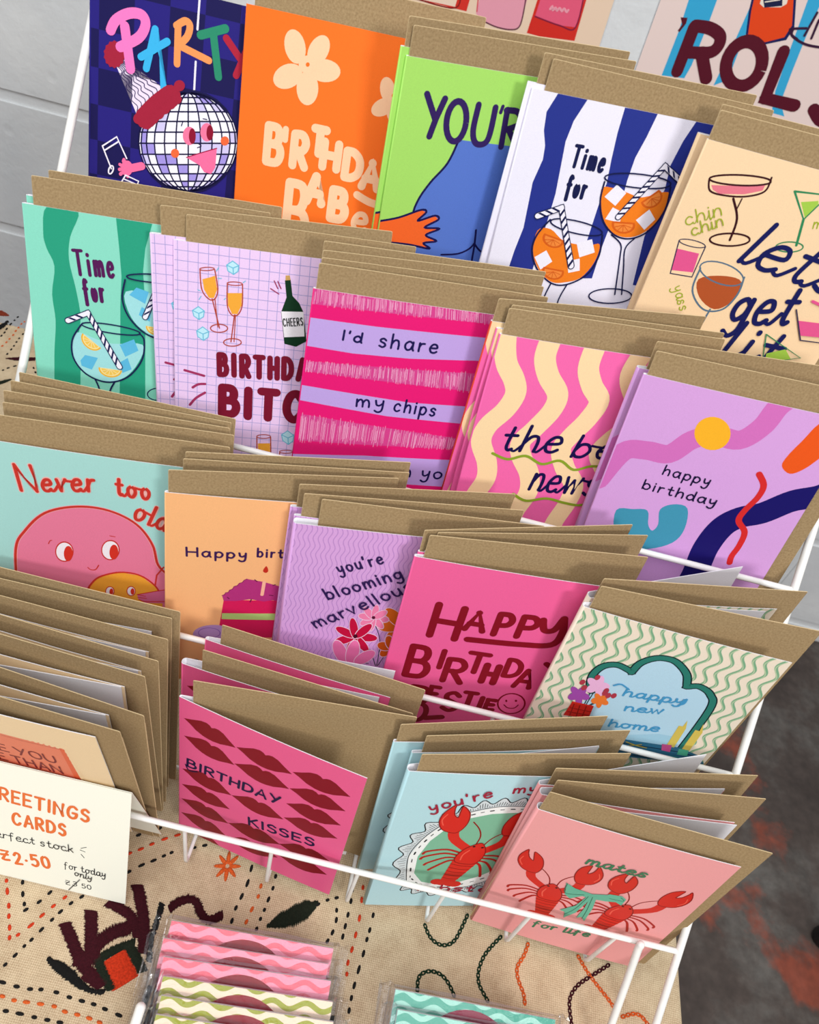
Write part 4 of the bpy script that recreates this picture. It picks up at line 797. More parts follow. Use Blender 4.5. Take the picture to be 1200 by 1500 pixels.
ART['never'] = ('#a7d8d1', [
  ('F','#e87c9a',1,[10.8,62.6,11.7,76.5,18.1,90.8,30.1,105.7,47,113.2,63.3,113.4,77.2,106.4,85.3,93.2,88.2,78.4,91.9,72.1,96.3,67.5,96.2,11.4,0.7,-6,8.5,44.3]),
  ('S','#f0a0a8',2.14,1,[8.7,44.3,11.7,76.5,18.1,90.8,30.1,105.7,47,113.2,63.3,113.4,77.2,106.4,85.3,93.2,88.2,78.4,94.4,70.8]), ('S','#c9352b',1.38,1,[8.7,44.3,11.7,76.5,18.1,90.8,30.1,105.7,47,113.2,63.3,113.4,77.2,106.4,85.3,93.2,88.2,78.4,94.4,70.8]),
  ('S','#c9352b',0.88,0,[91.3,77.3,87.4,70.4,86.3,61.2]), ('E','#c9352b',0,0,360,[37.9,79.6,42.9,80.5,37.3,71.9]), ('E','#f6eef2',0,0,360,[37.9,79.6,42.3,80.4,37.3,72.8]),
  ('E','#d63427',0,0,360,[39.9,78.6,42.3,79,39.4,72.8]), ('E','#c9352b',0,0,360,[62.8,85.3,67.8,86.2,62.4,77.7]), ('E','#f6eef2',0,0,360,[62.8,85.3,67.2,86.1,62.5,78.6]),
  ('E','#d63427',0,0,360,[64.6,84.2,67,84.7,64.3,78.6]), ('S','#c9352b',0.5,1,[29.8,83.9,30.9,86.3,31.9,86.8]), ('S','#c9352b',0.5,1,[63,95.8,65.8,95.6]),
  ('S','#c9352b',0.63,1,[49.8,70,51.2,68.6,53.9,69.1,55.9,72.9]), ('F','#f0a437',0,[48.6,51.6,50.4,56.5,55.9,63.8,67.4,69.4,78.6,68.6,87.3,60.5,90.4,48,90.1,10.2,44.3,1.9]),
  ('S','#c9352b',1.13,1,[48.6,51.6,50.4,56.5,55.9,63.8,67.4,69.4,78.6,68.6,87.3,60.5,89.8,49.8]), ('E','#c9352b',0,0,360,[61,53.3,63.6,53.8,60.8,49.2]),
  ('E','#f6eef2',0,0,360,[61,53.3,63.1,53.7,60.8,49.9]), ('E','#d63427',0,0,360,[61.8,53.2,62.9,53.5,61.6,50.6]), ('E','#c9352b',0,0,360,[72.9,55.5,75.5,55.9,72.8,51.4]),
  ('E','#f6eef2',0,0,360,[72.9,55.5,75,55.8,72.8,52.1]), ('E','#d63427',0,0,360,[73.7,55.4,74.8,55.6,73.6,52.8]), ('F','#d56a92',0,[76.3,53.3,87.3,57.9,96.3,61.2,96.3,49.1,80.7,47.2,76.8,49.3]),
  ('S','#c9352b',0.63,1,[76.3,53.3,87.3,57.9,96.3,61.2]), ('S','#c9352b',0.63,1,[77.1,49.4,82,48.4,96.3,51]), ('S','#c9352b',0.5,1,[76.3,53.3,80.8,52.8]),
  ('S','#c9352b',0.5,1,[76.6,51.1,81.4,51.1]), ('T','#f0b4ac',2.89,'N',[19.5,118.7,27.5,119.6],16.39,{}), ('T','#f0b4ac',2.89,'ever',[29.3,120.5,57.6,125.7],11.95,{'join':1,'slant':0.2}),
  ('T','#f0b4ac',2.89,'too',[66.7,125,85.2,124.7],11.32,{'join':1}), ('T','#f0b4ac',2.89,'old',[74.9,110.5,92.7,104.4],13.21,{'join':1}), ('T','#c9352b',1.89,'N',[19.5,118.7,27.5,119.6],16.39,{}),
  ('T','#c9352b',1.89,'ever',[29.3,120.5,57.6,125.7],11.95,{'join':1,'slant':0.2}), ('T','#c9352b',1.89,'too',[66.7,125,85.2,124.7],11.32,{'join':1}), ('T','#c9352b',1.89,'old',[74.9,110.5,92.7,104.4],13.21,{'join':1}),
  ])
ART['cake'] = ('#fbba80', [
  ('E','#b690c8',0,0,360,[27.4,43.1,39.7,43.8,27.8,34.5]), ('E','#8a5fae',0.5,0,360,[24.2,44.4,30.3,44.7,24.3,39.9]), ('F','#d51c58',0,[31.1,73.2,63.8,74.9,78.5,75.5,82.2,42.9,47.6,42.1,29.6,51.9]),
  ('F','#b5337a',0,[30,76.8,32.8,79.6,36.2,84,39.7,87.9,42.7,91,51.9,89.3,62.8,85.7,77.9,80.4,78.6,74.7,63.9,73.4,58.1,74.9,53.1,73.5,45.5,74.9,38.1,72.9,31.1,72.4]),
  ('F','#b3d079',0,[30.6,62.1,79.7,64.7,80.4,58.7,30.6,57.1]), ('S','#8c235a',0.44,0,[30,76.8,31.4,77.3,31.8,79.2,33.3,79.6,33.9,81.5,35.4,82.3,36.2,84.6,37.9,85.4,38.8,87.3,40.4,88.1,41.3,90,42.7,91]),
  ('S','#6b1644',0.63,0,[46.1,74.9,45.6,72.6]), ('S','#6b1644',0.63,0,[46.9,90.7,48.2,89.4]), ('S','#6b1644',0.63,0,[57.1,86.8,58.2,87.6]), ('S','#6b1644',0.63,0,[55.8,78.9,57.7,78.7]),
  ('S','#6b1644',0.63,0,[33,75.5,34,74.5]), ('S','#6b1644',0.63,0,[62.7,79.4,63.8,78.7]), ('S','#fbb89c',1.89,0,[52.1,89.3,51.7,79]), ('F','#c52f1f',1,[52.3,101.6,53.6,98.4,52.8,96.5,51.3,96.8,50.8,98.5]),
  ('T','#3b1a52',1.19,'Happy',[10.1,105.4,41.8,106.8],6.29,{'sp':1.2}), ('T','#3b1a52',1.19,'birthday',[46.3,108.2,79.5,109.4],6.29,{'sp':1.2}), ('T','#1a1420',1.13,'no',[10.2,17.1,19.1,16.4],5.03,{}),
  ])
ART['bloom'] = ('#d8a4dc', [
  ('waves','#ba87c8',2.55,0.8,11,0.42), ('S','#2c3a4a',0.5,1,[42,67.7,50.3,60.7,56.9,45]), ('S','#2c3a4a',0.5,1,[49.1,83.8,55.8,67.3,57.6,45.1]), ('S','#2c3a4a',0.5,1,[65.6,78.1,61.4,57.9,58.2,45.2]),
  ('S','#2c3a4a',0.5,1,[43,47.7,52.6,46.6]), ('E','#f0cfe6',0,0,360,[74.8,78.2,82.7,75.2,74.6,72.9]), ('E','#e06d1c',0,0,360,[74.8,78.2,82.3,75.4,74.6,73.4]),
  ('E','#f0cfe6',0,0,360,[70.4,72.8,74.7,62.1,67.1,70.8]), ('E','#e06d1c',0,0,360,[70.4,72.8,74.5,62.7,67.4,71]), ('E','#f0cfe6',0,0,360,[63.3,73.8,59.2,65.4,60.1,77.5]),
  ('E','#e06d1c',0,0,360,[63.3,73.8,59.4,65.8,60.4,77.1]), ('E','#f0cfe6',0,0,360,[59.1,80.3,51.7,79.4,58.2,85.6]), ('E','#e06d1c',0,0,360,[59.1,80.3,52.1,79.4,58.3,85.1]),
  ('E','#f0cfe6',0,0,360,[60.9,87.3,54.2,94,62.6,91.4]), ('E','#e06d1c',0,0,360,[60.9,87.3,54.5,93.6,62.5,91]), ('E','#f0cfe6',0,0,360,[67.1,89.7,67.3,100,70.9,88.5]),
  ('E','#e06d1c',0,0,360,[67.1,89.7,67.3,99.5,70.5,88.6]), ('E','#f0cfe6',0,0,360,[73.3,85.7,79.6,90.2,75.6,80.8]), ('E','#e06d1c',0,0,360,[73.3,85.7,79.2,90,75.3,81.3]),
  ('E','#7a2a10',0,0,360,[68.7,82.3,70.7,82.5,69.1,80.1]), ('E','#f0cfe6',0,0,360,[53.5,85.6,58,85.1,53.7,82.4]), ('E','#f183ac',0,0,360,[53.5,85.6,57.6,85.2,53.6,83]),
  ('E','#f0cfe6',0,0,360,[52.1,82.3,55.9,77.7,50.8,80]), ('E','#f183ac',0,0,360,[52.1,82.3,55.5,78.1,51.1,80.4]), ('E','#f0cfe6',0,0,360,[48.9,81.2,48.8,74.7,46.7,81.7]),
  ('E','#f183ac',0,0,360,[48.9,81.2,48.8,75.3,47.1,81.6]), ('E','#f0cfe6',0,0,360,[45.8,82.9,42.3,79.6,44.4,85.6]), ('E','#f183ac',0,0,360,[45.8,82.9,42.6,79.9,44.6,85.1]),
  ('E','#f0cfe6',0,0,360,[44.5,86.5,40.1,86.9,44.4,89.6]), ('E','#f183ac',0,0,360,[44.5,86.5,40.5,86.9,44.4,89]), ('E','#f0cfe6',0,0,360,[45.9,89.7,42.3,94.1,47.1,91.9]),
  ('E','#f183ac',0,0,360,[45.9,89.7,42.6,93.7,46.9,91.6]), ('E','#f0cfe6',0,0,360,[49.1,90.8,49.2,97,51.2,90.3]), ('E','#f183ac',0,0,360,[49.1,90.8,49.2,96.5,50.9,90.4]),
  ('E','#f0cfe6',0,0,360,[52.2,89.1,55.6,92.4,53.6,86.5]), ('E','#f183ac',0,0,360,[52.2,89.1,55.3,92.1,53.4,86.9]), ('E','#5a1030',0,0,360,[48.9,86.4,49.9,86.5,49.1,85.1]),
  ('E','#f0cfe6',0,0,360,[47.9,69.2,54.3,69.2,48.3,65.3]), ('E','#c20f3c',0,0,360,[47.9,69.2,53.9,69.2,48.3,65.9]), ('E','#f0cfe6',0,0,360,[45.8,63.4,51.2,56.5,44.3,60.6]),
  ('E','#c20f3c',0,0,360,[45.8,63.4,50.8,57,44.5,61]), ('E','#f0cfe6',0,0,360,[40.4,62,39.1,52.8,37.8,63.3]), ('E','#c20f3c',0,0,360,[40.4,62,39.1,53.4,38.2,63.1]),
  ('E','#f0cfe6',0,0,360,[35.7,66,30,62.8,34.5,69.6]), ('E','#c20f3c',0,0,360,[35.7,66,30.4,63,34.7,69.1]), ('E','#f0cfe6',0,0,360,[35.4,72.3,29.2,75.5,35.9,75.8]),
  ('E','#c20f3c',0,0,360,[35.4,72.3,29.6,75.3,35.8,75.3]), ('E','#f0cfe6',0,0,360,[39.5,76.2,37.2,85,41.9,77.1]), ('E','#c20f3c',0,0,360,[39.5,76.2,37.3,84.5,41.6,77]),
  ('E','#f0cfe6',0,0,360,[45.1,74.8,49.1,81,47.1,72]), ('E','#c20f3c',0,0,360,[45.1,74.8,48.8,80.6,46.8,72.4]), ('E','#4a0a20',0,0,360,[41.3,69.9,42.5,70.1,41.5,68.2]),
  ('E','#f3cfe2',0,0,360,[34.8,55.3,37.9,58.2,39.2,45.6]), ('E','#ef79ae',0,0,360,[34.8,55.3,37.6,57.9,39,46.2]), ('E','#f3cfe2',0,0,360,[41.9,55.3,45.9,54.2,41.6,44]),
  ('E','#ef79ae',0,0,360,[41.9,55.3,45.5,54.3,41.6,44.6]), ('E','#f3cfe2',0,0,360,[49.3,52.1,51.5,47.8,43.9,46.4]), ('E','#ef79ae',0,0,360,[49.3,52.1,51.3,48.3,44.2,46.7]),
  ('E','#f0cfe6',0,0,360,[67.7,61.2,72.2,60.1,67.8,57]), ('E','#d95f18',0,0,360,[67.7,61.2,71.8,60.2,67.8,57.6]), ('E','#f0cfe6',0,0,360,[65.1,57.5,67.5,51.2,62.7,56]),
  ('E','#d95f18',0,0,360,[65.1,57.5,67.3,51.8,63,56.2]), ('E','#f0cfe6',0,0,360,[60.7,58.5,57.8,54.3,58.6,61.7]), ('E','#d95f18',0,0,360,[60.7,58.5,58.1,54.7,58.9,61.2]),
  ('E','#f0cfe6',0,0,360,[58.9,63.1,54.5,64.1,58.8,67.2]), ('E','#d95f18',0,0,360,[58.9,63.1,54.9,64,58.9,66.6]), ('E','#f0cfe6',0,0,360,[61.5,66.7,59.2,72.7,63.9,68.2]),
  ('E','#d95f18',0,0,360,[61.5,66.7,59.4,72.1,63.5,68]), ('E','#f0cfe6',0,0,360,[65.8,65.8,68.7,69.8,68,62.6]), ('E','#d95f18',0,0,360,[65.8,65.8,68.4,69.5,67.7,63]),
  ('T','#2f1d52',1.26,"you're",[25.3,116.7,47.8,127.9],7.8,{}), ('T','#2f1d52',1.26,'blooming',[21.9,97,59.7,119],8.3,{}), ('T','#2f1d52',1.26,'marvellous',[18.2,73.6,66.8,111.3],8.3,{}),
  ])
ART['bestie'] = ('#ee6199', [
  ('T','#850f20',4.28,'H',[18.6,93.3,32.3,93.3],24.4,{}), ('T','#850f20',3.65,'A',[35.7,102.7,45.3,102.7],13.8,{}), ('T','#850f20',3.9,'P',[51.7,101.8,58.8,101.8],16.2,{}),
  ('T','#850f20',3.9,'P',[64.3,102.7,72.5,102.7],15.9,{}), ('T','#850f20',3.4,'I',[28.6,68.1,31,68.1],14.6,{}), ('T','#850f20',4.28,'B',[12.1,57.4,23.1,57.4],25.2,{}),
  ('T','#850f20',3.9,'R',[33.8,57.5,43.8,57.5],19.2,{}), ('T','#850f20',3.52,'T',[44,68.7,54.5,68.7],16,{}), ('T','#850f20',4.28,'H',[55.3,61.7,62.1,61.7],14.8,{}),
  ('T','#850f20',3.52,'D',[66.3,69.2,74.2,69.2],14.3,{}), ('T','#850f20',3.4,'A',[74.4,61.3,83.4,61.3],15.2,{}), ('T','#850f20',3.52,'Y',[87,74.7,99.4,74.7],9.2,{}),
  ('T','#850f20',3.4,'B',[18.9,16.4,30.8,16.4],32.3,{}), ('T','#850f20',3.4,'E',[29.3,38.1,33.7,38.1],12.6,{}), ('T','#850f20',3.4,'S',[38.8,30.9,47.1,30.9],17,{}),
  ('T','#850f20',3.4,'T',[49.5,36.9,56.1,36.9],13.2,{}), ('T','#850f20',3.4,'I',[59.5,35.6,60.9,35.6],11.5,{}), ('T','#850f20',3.4,'E',[63.8,37,68.2,37],9,{}),
  ('S','#850f20',4.03,1,[74.5,118.2,77.4,110.6,82.4,111.7,84.6,120.4]), ('S','#850f20',4.28,1,[84.9,121.4,87.4,110.1,84.3,99.9,67.3,96.9,39.3,94.9]), ('E','#850f20',1.01,0,360,[77.8,45.1,85.5,46.9,80.4,35.8]),
  ('E','#850f20',0,0,360,[74.2,47.2,74.8,47.3,74.5,46.1]), ('E','#850f20',0,0,360,[79.7,48.4,80.4,48.6,80,47.4]), ('S','#850f20',0.75,1,[73.9,43.3,76.9,40.9,80.6,41.5,82.1,44.8]),
  ('S','#850f20',4.28,1,[31.7,20.5,40.7,23.7]), ])
ART['home'] = ('#f1e1cc', [
  ('waves','#7fae88',6,2.1,17,1.75), ('waves','#bccda6',6,2.1,17,0.6,0.35), ('F','#b8d9ea',0,[24.8,88.2,22,94,20.9,102.6,23.4,110.4,30,114.4,37.8,111.7,38.8,119.4,42.9,125.4,48.2,128.4,55,128,63.2,121.4,67.1,113.2,68,112.3,73.2,114.6,81,110.5,86,98.7,87.7,53.3,56.5,46,27.8,42.8,23.5,71.9]),
  ('F','#a3cde0',0,[71.2,67.9,82.1,69.3,85.5,54.9,55.6,48.3,44.7,53.7]), ('S','#111a24',4.7,1,[24.8,88.2,22,94,20.9,102.6,23.4,110.4,29.4,114.2,37.1,112.3,37.9,112.2,39,119.5,42.9,125.4,48.2,128.4,55,128,63.2,121.4,67.1,113.2,68,112.3,73.2,114.6,81,110.5,86,98.7,87.7,53.3]),
  ('S','#2d7a6c',3.32,1,[24.8,88.2,22,94,20.9,102.6,23.4,110.4,29.4,114.2,37.1,112.3,37.9,112.2,39,119.5,42.9,125.4,48.2,128.4,55,128,63.2,121.4,67.1,113.2,68,112.3,73.2,114.6,81,110.5,86,98.7,87.7,53.3]),
  ('F','#2f6d8c',0,[51.8,54.5,85.9,60.6,99,57.6,105,51,56.7,37.7]), ('S','#13243a',0.69,0,[53.1,51.1,87.7,56.6,101.2,56]), ('S','#3d9aa8',1.11,0,[55.3,45.4,89.9,51.7,101.6,52]),
  ('S','#13243a',0.69,0,[56.9,41.2,91.9,47.1]), ('S','#b8a03c',0.83,1,[58,53.5,64.3,52.6,70.2,52.8]), ('S','#b8a03c',0.69,1,[60.6,50.8,66.4,54.7]), ('F','#d9bf58',0,[79.7,79.7,77.6,79.5,79,59.8,83.5,59.4,82,78.6,79.8,85.5]),
  ('F','#d9bf58',0,[89.4,79.3,87,79.4,88,60,92.3,60,91.4,78.5,88.5,86.2]), ('F','#d0508f',0,[76.3,59.9,81.6,61.1,83.3,54.4,78.4,54.2]), ('F','#4fb392',0,[86.4,59.5,91.9,60.3,93.3,54.5,87.7,53.9]),
  ('T','#4799c7',1.25,'happy',[40.2,91.7,71.6,97.9],6.64,{'join':1,'slant':0.2}), ('T','#4799c7',1.25,'new',[45.6,79.7,65.7,85.8],6.23,{'join':1,'slant':0.2}),
  ('T','#4799c7',1.25,'home',[43,62.9,70.3,70.1],6.64,{'join':1,'slant':0.2}), ('S','#4799c7',1.11,1,[33.6,98.1,36.7,100.6,41.8,98.3]), ('S','#4799c7',1.11,1,[70.1,96.5,71.9,98.8,71.8,102.7]),
  ('S','#2a3a3a',0.55,0,[24.8,72.5,21.2,80.6]), ('S','#2a3a3a',0.55,0,[26.2,73.2,26.3,87.8]), ('S','#2a3a3a',0.55,0,[27,73.5,31.4,81.7]), ('S','#2a3a3a',0.55,0,[26.2,73.2,32.6,85.9]),
  ('S','#2a3a3a',0.55,0,[25.4,72.8,24.3,100.8]), ('E','#a14ba6',0,0,360,[22.8,82.5,25.9,82.6,23.4,79.5]), ('E','#a14ba6',0,0,360,[22.8,82.5,25.5,82.6,23.2,80.1]),
  ('E','#a14ba6',0,0,360,[21.2,78.8,22.9,73.9,19.5,77.9]), ('E','#a14ba6',0,0,360,[21.2,78.8,22.7,74.6,19.8,78.1]), ('E','#a14ba6',0,0,360,[17.7,80,15.4,77.5,16.3,82.6]),
  ('E','#a14ba6',0,0,360,[17.7,80,15.7,77.9,16.6,82.1]), ('E','#a14ba6',0,0,360,[17.2,84.6,14.1,87.1,17.8,87.1]), ('E','#a14ba6',0,0,360,[17.2,84.6,14.5,86.8,17.6,86.5]),
  ('E','#a14ba6',0,0,360,[20.3,86,20.9,90.4,22.3,84.7]), ('E','#a14ba6',0,0,360,[20.3,86,20.8,89.8,21.8,85]), ('E','#f0b7dc',0,0,360,[29.1,95.1,32.2,96,30,92.1]),
  ('E','#f0b7dc',0,0,360,[29.1,95.1,31.8,95.9,29.8,92.7]), ('E','#f0b7dc',0,0,360,[28.1,90.7,30.7,86.2,26.6,89.1]), ('E','#f0b7dc',0,0,360,[28.1,90.7,30.4,86.7,26.9,89.4]),
  ('E','#f0b7dc',0,0,360,[24.3,91.1,22.3,87.7,22.5,93.5]), ('E','#f0b7dc',0,0,360,[24.3,91.1,22.6,88.2,22.9,93]), ('E','#f0b7dc',0,0,360,[23,95.8,19.5,97.6,23.1,98.7]),
  ('E','#f0b7dc',0,0,360,[23,95.8,19.9,97.4,23.1,98.1]), ('E','#f0b7dc',0,0,360,[25.9,98.2,25.7,103.1,28,97.5]), ('E','#f0b7dc',0,0,360,[25.9,98.2,25.8,102.6,27.6,97.6]),
  ('E','#ee7b32',0,0,360,[33.9,82.6,36.6,82.2,34.3,80.1]), ('E','#ee7b32',0,0,360,[33.9,82.6,36.2,82.3,34.2,80.7]), ('E','#ee7b32',0,0,360,[32.1,80.3,33,76.2,30.5,80.3]),
  ('E','#ee7b32',0,0,360,[32.1,80.3,32.8,76.8,30.9,80.3]), ('E','#ee7b32',0,0,360,[29.6,81.7,27.5,80.3,28.6,84.1]), ('E','#ee7b32',0,0,360,[29.6,81.7,27.8,80.5,28.8,83.5]),
  ('E','#ee7b32',0,0,360,[29.9,84.9,27.4,87.5,30.5,86.8]), ('E','#ee7b32',0,0,360,[29.9,84.9,27.8,87.1,30.4,86.3]), ('E','#ee7b32',0,0,360,[32.5,85.4,33.6,88.5,34.1,83.8]),
  ('E','#ee7b32',0,0,360,[32.5,85.4,33.4,88,33.7,84.2]), ('E','#b23a4a',0,0,360,[18,93.4,18.8,95.4,19.2,92.2]), ('E','#b23a4a',0,0,360,[20.3,89.7,21.1,91.8,21.5,88.5]),
  ('E','#b23a4a',0,0,360,[23.6,100.9,24.3,102.9,24.7,99.7]), ('E','#b23a4a',0,0,360,[31.7,92.1,32.4,94.2,32.9,90.9]), ('E','#b23a4a',0,0,360,[34,88.9,34.7,91,35.2,87.7]),
  ('E','#b23a4a',0,0,360,[31.7,90.2,32.4,92.3,32.9,89]), ('E','#b23a4a',0,0,360,[36.8,89.7,37.5,91.8,38,88.5]), ('F','#d0291f',0,[18.6,75.8,30.3,77,31.5,65.1,18.1,61.8]),
  ('S','#8a1a14',0.55,0,[20.2,74.1,21.3,63.8]), ('S','#8a1a14',0.55,0,[23.4,74.3,24.9,64]), ('S','#8a1a14',0.55,0,[26.8,74.9,27.9,64.4]), ('S','#8a1a14',0.55,0,[19.2,69.9,30.6,71.5]),
  ('S','#8a1a14',0.55,0,[19.2,66.1,31,67.9]), ])
ART['love'] = ('#f6dab0', [
  ('F','#ec8264',0,[18.6,123.2,33.7,125.9,50.7,122.4,56,122,62.3,121.9,73.2,122.6,83.8,121.7,84,115.5,86.4,74,79.9,31,-20.3,1.9]), ('F','#e5653e',0,[81.9,120.9,84.5,121.2,86.4,74,86.8,59.4,82.2,56.1,82.7,80.7]),
  ('S','#c25a44',0.47,0,[17.6,120.2,50.1,120.1,61.7,119.4,82.6,120.1]), ('E','#f6dab0',0,0,360,[85.3,119.1,85.4,117,84.4,117.6]), ('E','#f6dab0',0,0,360,[85.6,114.3,85.7,112.1,84.7,112.8]),
  ('E','#f6dab0',0,0,360,[85.8,109.3,86,107.2,84.9,107.8]), ('E','#f6dab0',0,0,360,[86.1,104.3,86.2,102.1,85.2,102.8]), ('E','#f6dab0',0,0,360,[86.4,99.2,86.5,97,85.5,97.6]),
  ('E','#f6dab0',0,0,360,[86.7,94,86.8,91.7,85.7,92.4]), ('E','#f6dab0',0,0,360,[87,88.7,87.1,86.4,86,87.1]), ('E','#f6dab0',0,0,360,[87.3,83.3,87.4,80.9,86.3,81.6]),
  ('E','#f6dab0',0,0,360,[87.6,77.8,87.7,75.4,86.6,76.1]), ('E','#f6dab0',0,0,360,[22.2,126.2,23.3,126.1,21.5,124.6]), ('E','#f6dab0',0,0,360,[25,126,26.1,125.9,24.4,124.4]),
  ('E','#f6dab0',0,0,360,[27.8,125.8,28.9,125.7,27.2,124.2]), ('E','#f6dab0',0,0,360,[30.6,125.6,31.7,125.6,30,124]), ('E','#f6dab0',0,0,360,[33.4,125.4,34.5,125.4,32.8,123.9]),
  ('E','#f6dab0',0,0,360,[36.2,125.2,37.3,125.2,35.6,123.7]), ('E','#f6dab0',0,0,360,[39,125,40.1,125,38.4,123.5]), ('E','#f6dab0',0,0,360,[41.8,124.9,42.9,124.8,41.3,123.3]),
  ('E','#f6dab0',0,0,360,[44.7,124.7,45.8,124.6,44.1,123.1]), ('E','#f6dab0',0,0,360,[47.5,124.5,48.6,124.4,46.9,122.9]), ('E','#f6dab0',0,0,360,[50.3,124.3,51.4,124.3,49.7,122.7]),
  ('E','#f6dab0',0,0,360,[53.1,124.1,54.2,124.1,52.6,122.5]), ('E','#f6dab0',0,0,360,[55.9,123.9,57,123.9,55.4,122.4]), ('E','#f6dab0',0,0,360,[58.8,123.7,59.9,123.7,58.2,122.2]),
  ('E','#f6dab0',0,0,360,[61.6,123.5,62.7,123.5,61.1,122]), ('E','#f6dab0',0,0,360,[64.4,123.4,65.5,123.3,63.9,121.8]), ('E','#f6dab0',0,0,360,[67.2,123.2,68.4,123.1,66.7,121.6]),
  ('E','#f6dab0',0,0,360,[70.1,123,71.2,122.9,69.6,121.4]), ('E','#f6dab0',0,0,360,[72.9,122.8,74,122.8,72.4,121.2]), ('E','#f6dab0',0,0,360,[75.7,122.6,76.9,122.6,75.3,121]),
  ('E','#f6dab0',0,0,360,[78.6,122.4,79.7,122.4,78.1,120.9]), ('E','#f6dab0',0,0,360,[81.4,122.2,82.5,122.2,81,120.7]), ('T','#7b1522',1.13,'LOVE YOU',[21.9,95.4,76.8,97.8],9.45,{}),
  ('T','#7b1522',1.13,'MORE THAN',[17.7,81,77.3,83.2],9.97,{}), ('T','#5a1018',0.47,'breakfast',[25.9,72.3,72.7,74.4],5.19,{'join':1}), ])
ART['kisses'] = ('#ea5f90', [
  ('lips','#860f20',[3.5,129.7,32.9,124.5]), ('lips','#860f20',[3.7,112.2,33.2,106.6]), ('lips','#860f20',[2.8,75.7,33.2,71.8]), ('lips','#860f20',[2.6,57.2,32.9,54.4]),
  ('lips','#860f20',[2.4,39.1,33,35.9]), ('lips','#860f20',[2.3,20.8,33.1,17.3]), ('lips','#860f20',[35,125.3,65.8,122.9]), ('lips','#860f20',[34.8,107.9,65.9,106.8]),
  ('lips','#860f20',[35,71.9,66.1,71]), ('lips','#860f20',[34.5,36.6,67,38.9]), ('lips','#860f20',[34.7,17.2,67.1,20.6]), ('lips','#860f20',[67.7,125.2,98.8,124.4]),
  ('lips','#860f20',[67.8,107.6,98.6,108.1]), ('lips','#860f20',[67.6,90.2,98.5,91.1]), ('lips','#860f20',[67.8,73.4,98.8,75]), ('lips','#860f20',[68.2,39.4,100.7,43.2]),
  ('lips','#860f20',[68.3,25.2,99.2,25.9]), ('lips','#860f20',[1.9,0.6,32.4,-4]), ('T','#17103f',1.58,'BIRTHDAY',[4.5,81.3,63.6,86.2],8.19,{'slant':0.1}),
  ('T','#17103f',1.58,'KISSES',[46.2,46.4,88.4,54.9],8.72,{'slant':0.1}), ('S','#17103f',0.92,1,[4.2,82.9,6.6,78,11.9,80.8]), ])
ART['lobster'] = ('#b5dae0', [
  ('ruffle','#1a1f22','#d3dcde',[20,32.8,15.8,61.8,20.3,82.6,28.6,98.9,40,111.3,54,117.7,69.3,118.8,84,114.2,94.1,97.5,96.4,77,89.5,55.1,76.5,39.2,61.3,27.4,45.8,22.2,29.5,24.1]),
  ('F','#f1f3f0',0,[20,32.8,15.8,61.8,20.3,82.6,28.6,98.9,40,111.3,54,117.7,69.3,118.8,84,114.2,94.1,97.5,96.4,77,89.5,55.1,76.5,39.2,61.3,27.4,45.8,22.2,29.5,24.1]),
  ('S','#1a1f22',0.5,1,[20,32.8,15.8,61.8,20.3,82.6,28.6,98.9,40,111.3,54,117.7,69.3,118.8,84,114.2,94.1,97.5,96.4,77,89.5,55.1,76.5,39.2,61.3,27.4,45.8,22.2,29.5,24.1,20,32.8]),
  ('F','#7db898',0,[23,42.2,21.2,61.9,24.8,80.2,32,95.4,41.5,105.4,53.2,110.6,65.9,112.3,79.6,111.2,88.5,99.8,90.5,84.7,84.8,66,74.9,50.6,63.5,39.1,51,31.1,40,28.6,29.3,32]),
  ('dash','#1a1f22',[21.5,37.1,18.5,61.8,22.5,81.4,30.3,97.3,40.8,108.2,53.6,114.2,68.8,116,81.9,112.2,90.9,98.7,93.1,80.9,87.1,60.6,75.7,45,62.1,33.3,45,25.7,30.1,28,21.5,37.1]),
  ('lobster',44.7,30.2,55.2,78.5,35.4,97.9,69.4,95.4), ('T','#a0203a',1.38,"you're",[18,111.1,49.4,128.9],8.3,{'slant':0.15}), ('T','#a0203a',1.38,'my',[58.9,131.6,72.6,134],7.55,{'slant':0.1}),
  ('T','#a0203a',1.38,'lobster',[28.6,21.2,81.7,20],7.55,{}), ])
ART['mates'] = ('#f0a3a3', [
  ('lobster',34.5,35.8,29.4,77.3,13.7,89.8,41.6,93.3), ('lobster',67.8,37.1,73.1,78.2,62.3,95.1,89.3,93.7), ('F','#66b598',0,[34.8,84.1,41.2,80.7,51.4,79.8,57.6,83.3,67.2,86.1,68,79.4,60.2,75.9,51.7,74,41.4,74.9,36.5,77.4]),
  ('F','#66b598',0,[35.6,83.8,38.1,70.6,42.2,67.3,47.9,75.4,52,78.2,41.7,79]), ('F','#66b598',0,[57.9,82.3,69.2,76.2,69.2,84.3,66.1,86.9,59.3,85.3]), ('F','#66b598',0,[49.9,76.8,47.7,60.9,41.6,50.1,44.9,49.5,46.6,42,50.5,52.3,52.4,74.5]),
  ('F','#66b598',0,[51.3,77.7,53,60.4,52.8,46.5,55.3,49.3,58.2,44.8,57.1,63.3,54.5,78]), ('S','#2a6b56',0.47,1,[50.3,75.8,48.8,57.5,45.5,46.5]), ('S','#2a6b56',0.47,1,[52.5,76.6,54.9,59.7,55.9,47.5]),
  ('S','#2a6b56',0.47,1,[35.6,83.8,38,72.5,47.6,76.4]), ('S','#2a6b56',0.47,1,[65.9,85.1,68.5,81.8,61,80.5]), ('T','#3a7a55',1.42,'mates',[36.2,110.3,68.7,113.7],8.18,{'join':1,'slant':0.2}),
  ('T','#3a7a55',1.42,'for life',[33.2,18.4,67.8,25.9],7.55,{'join':1,'slant':0.25}), ])
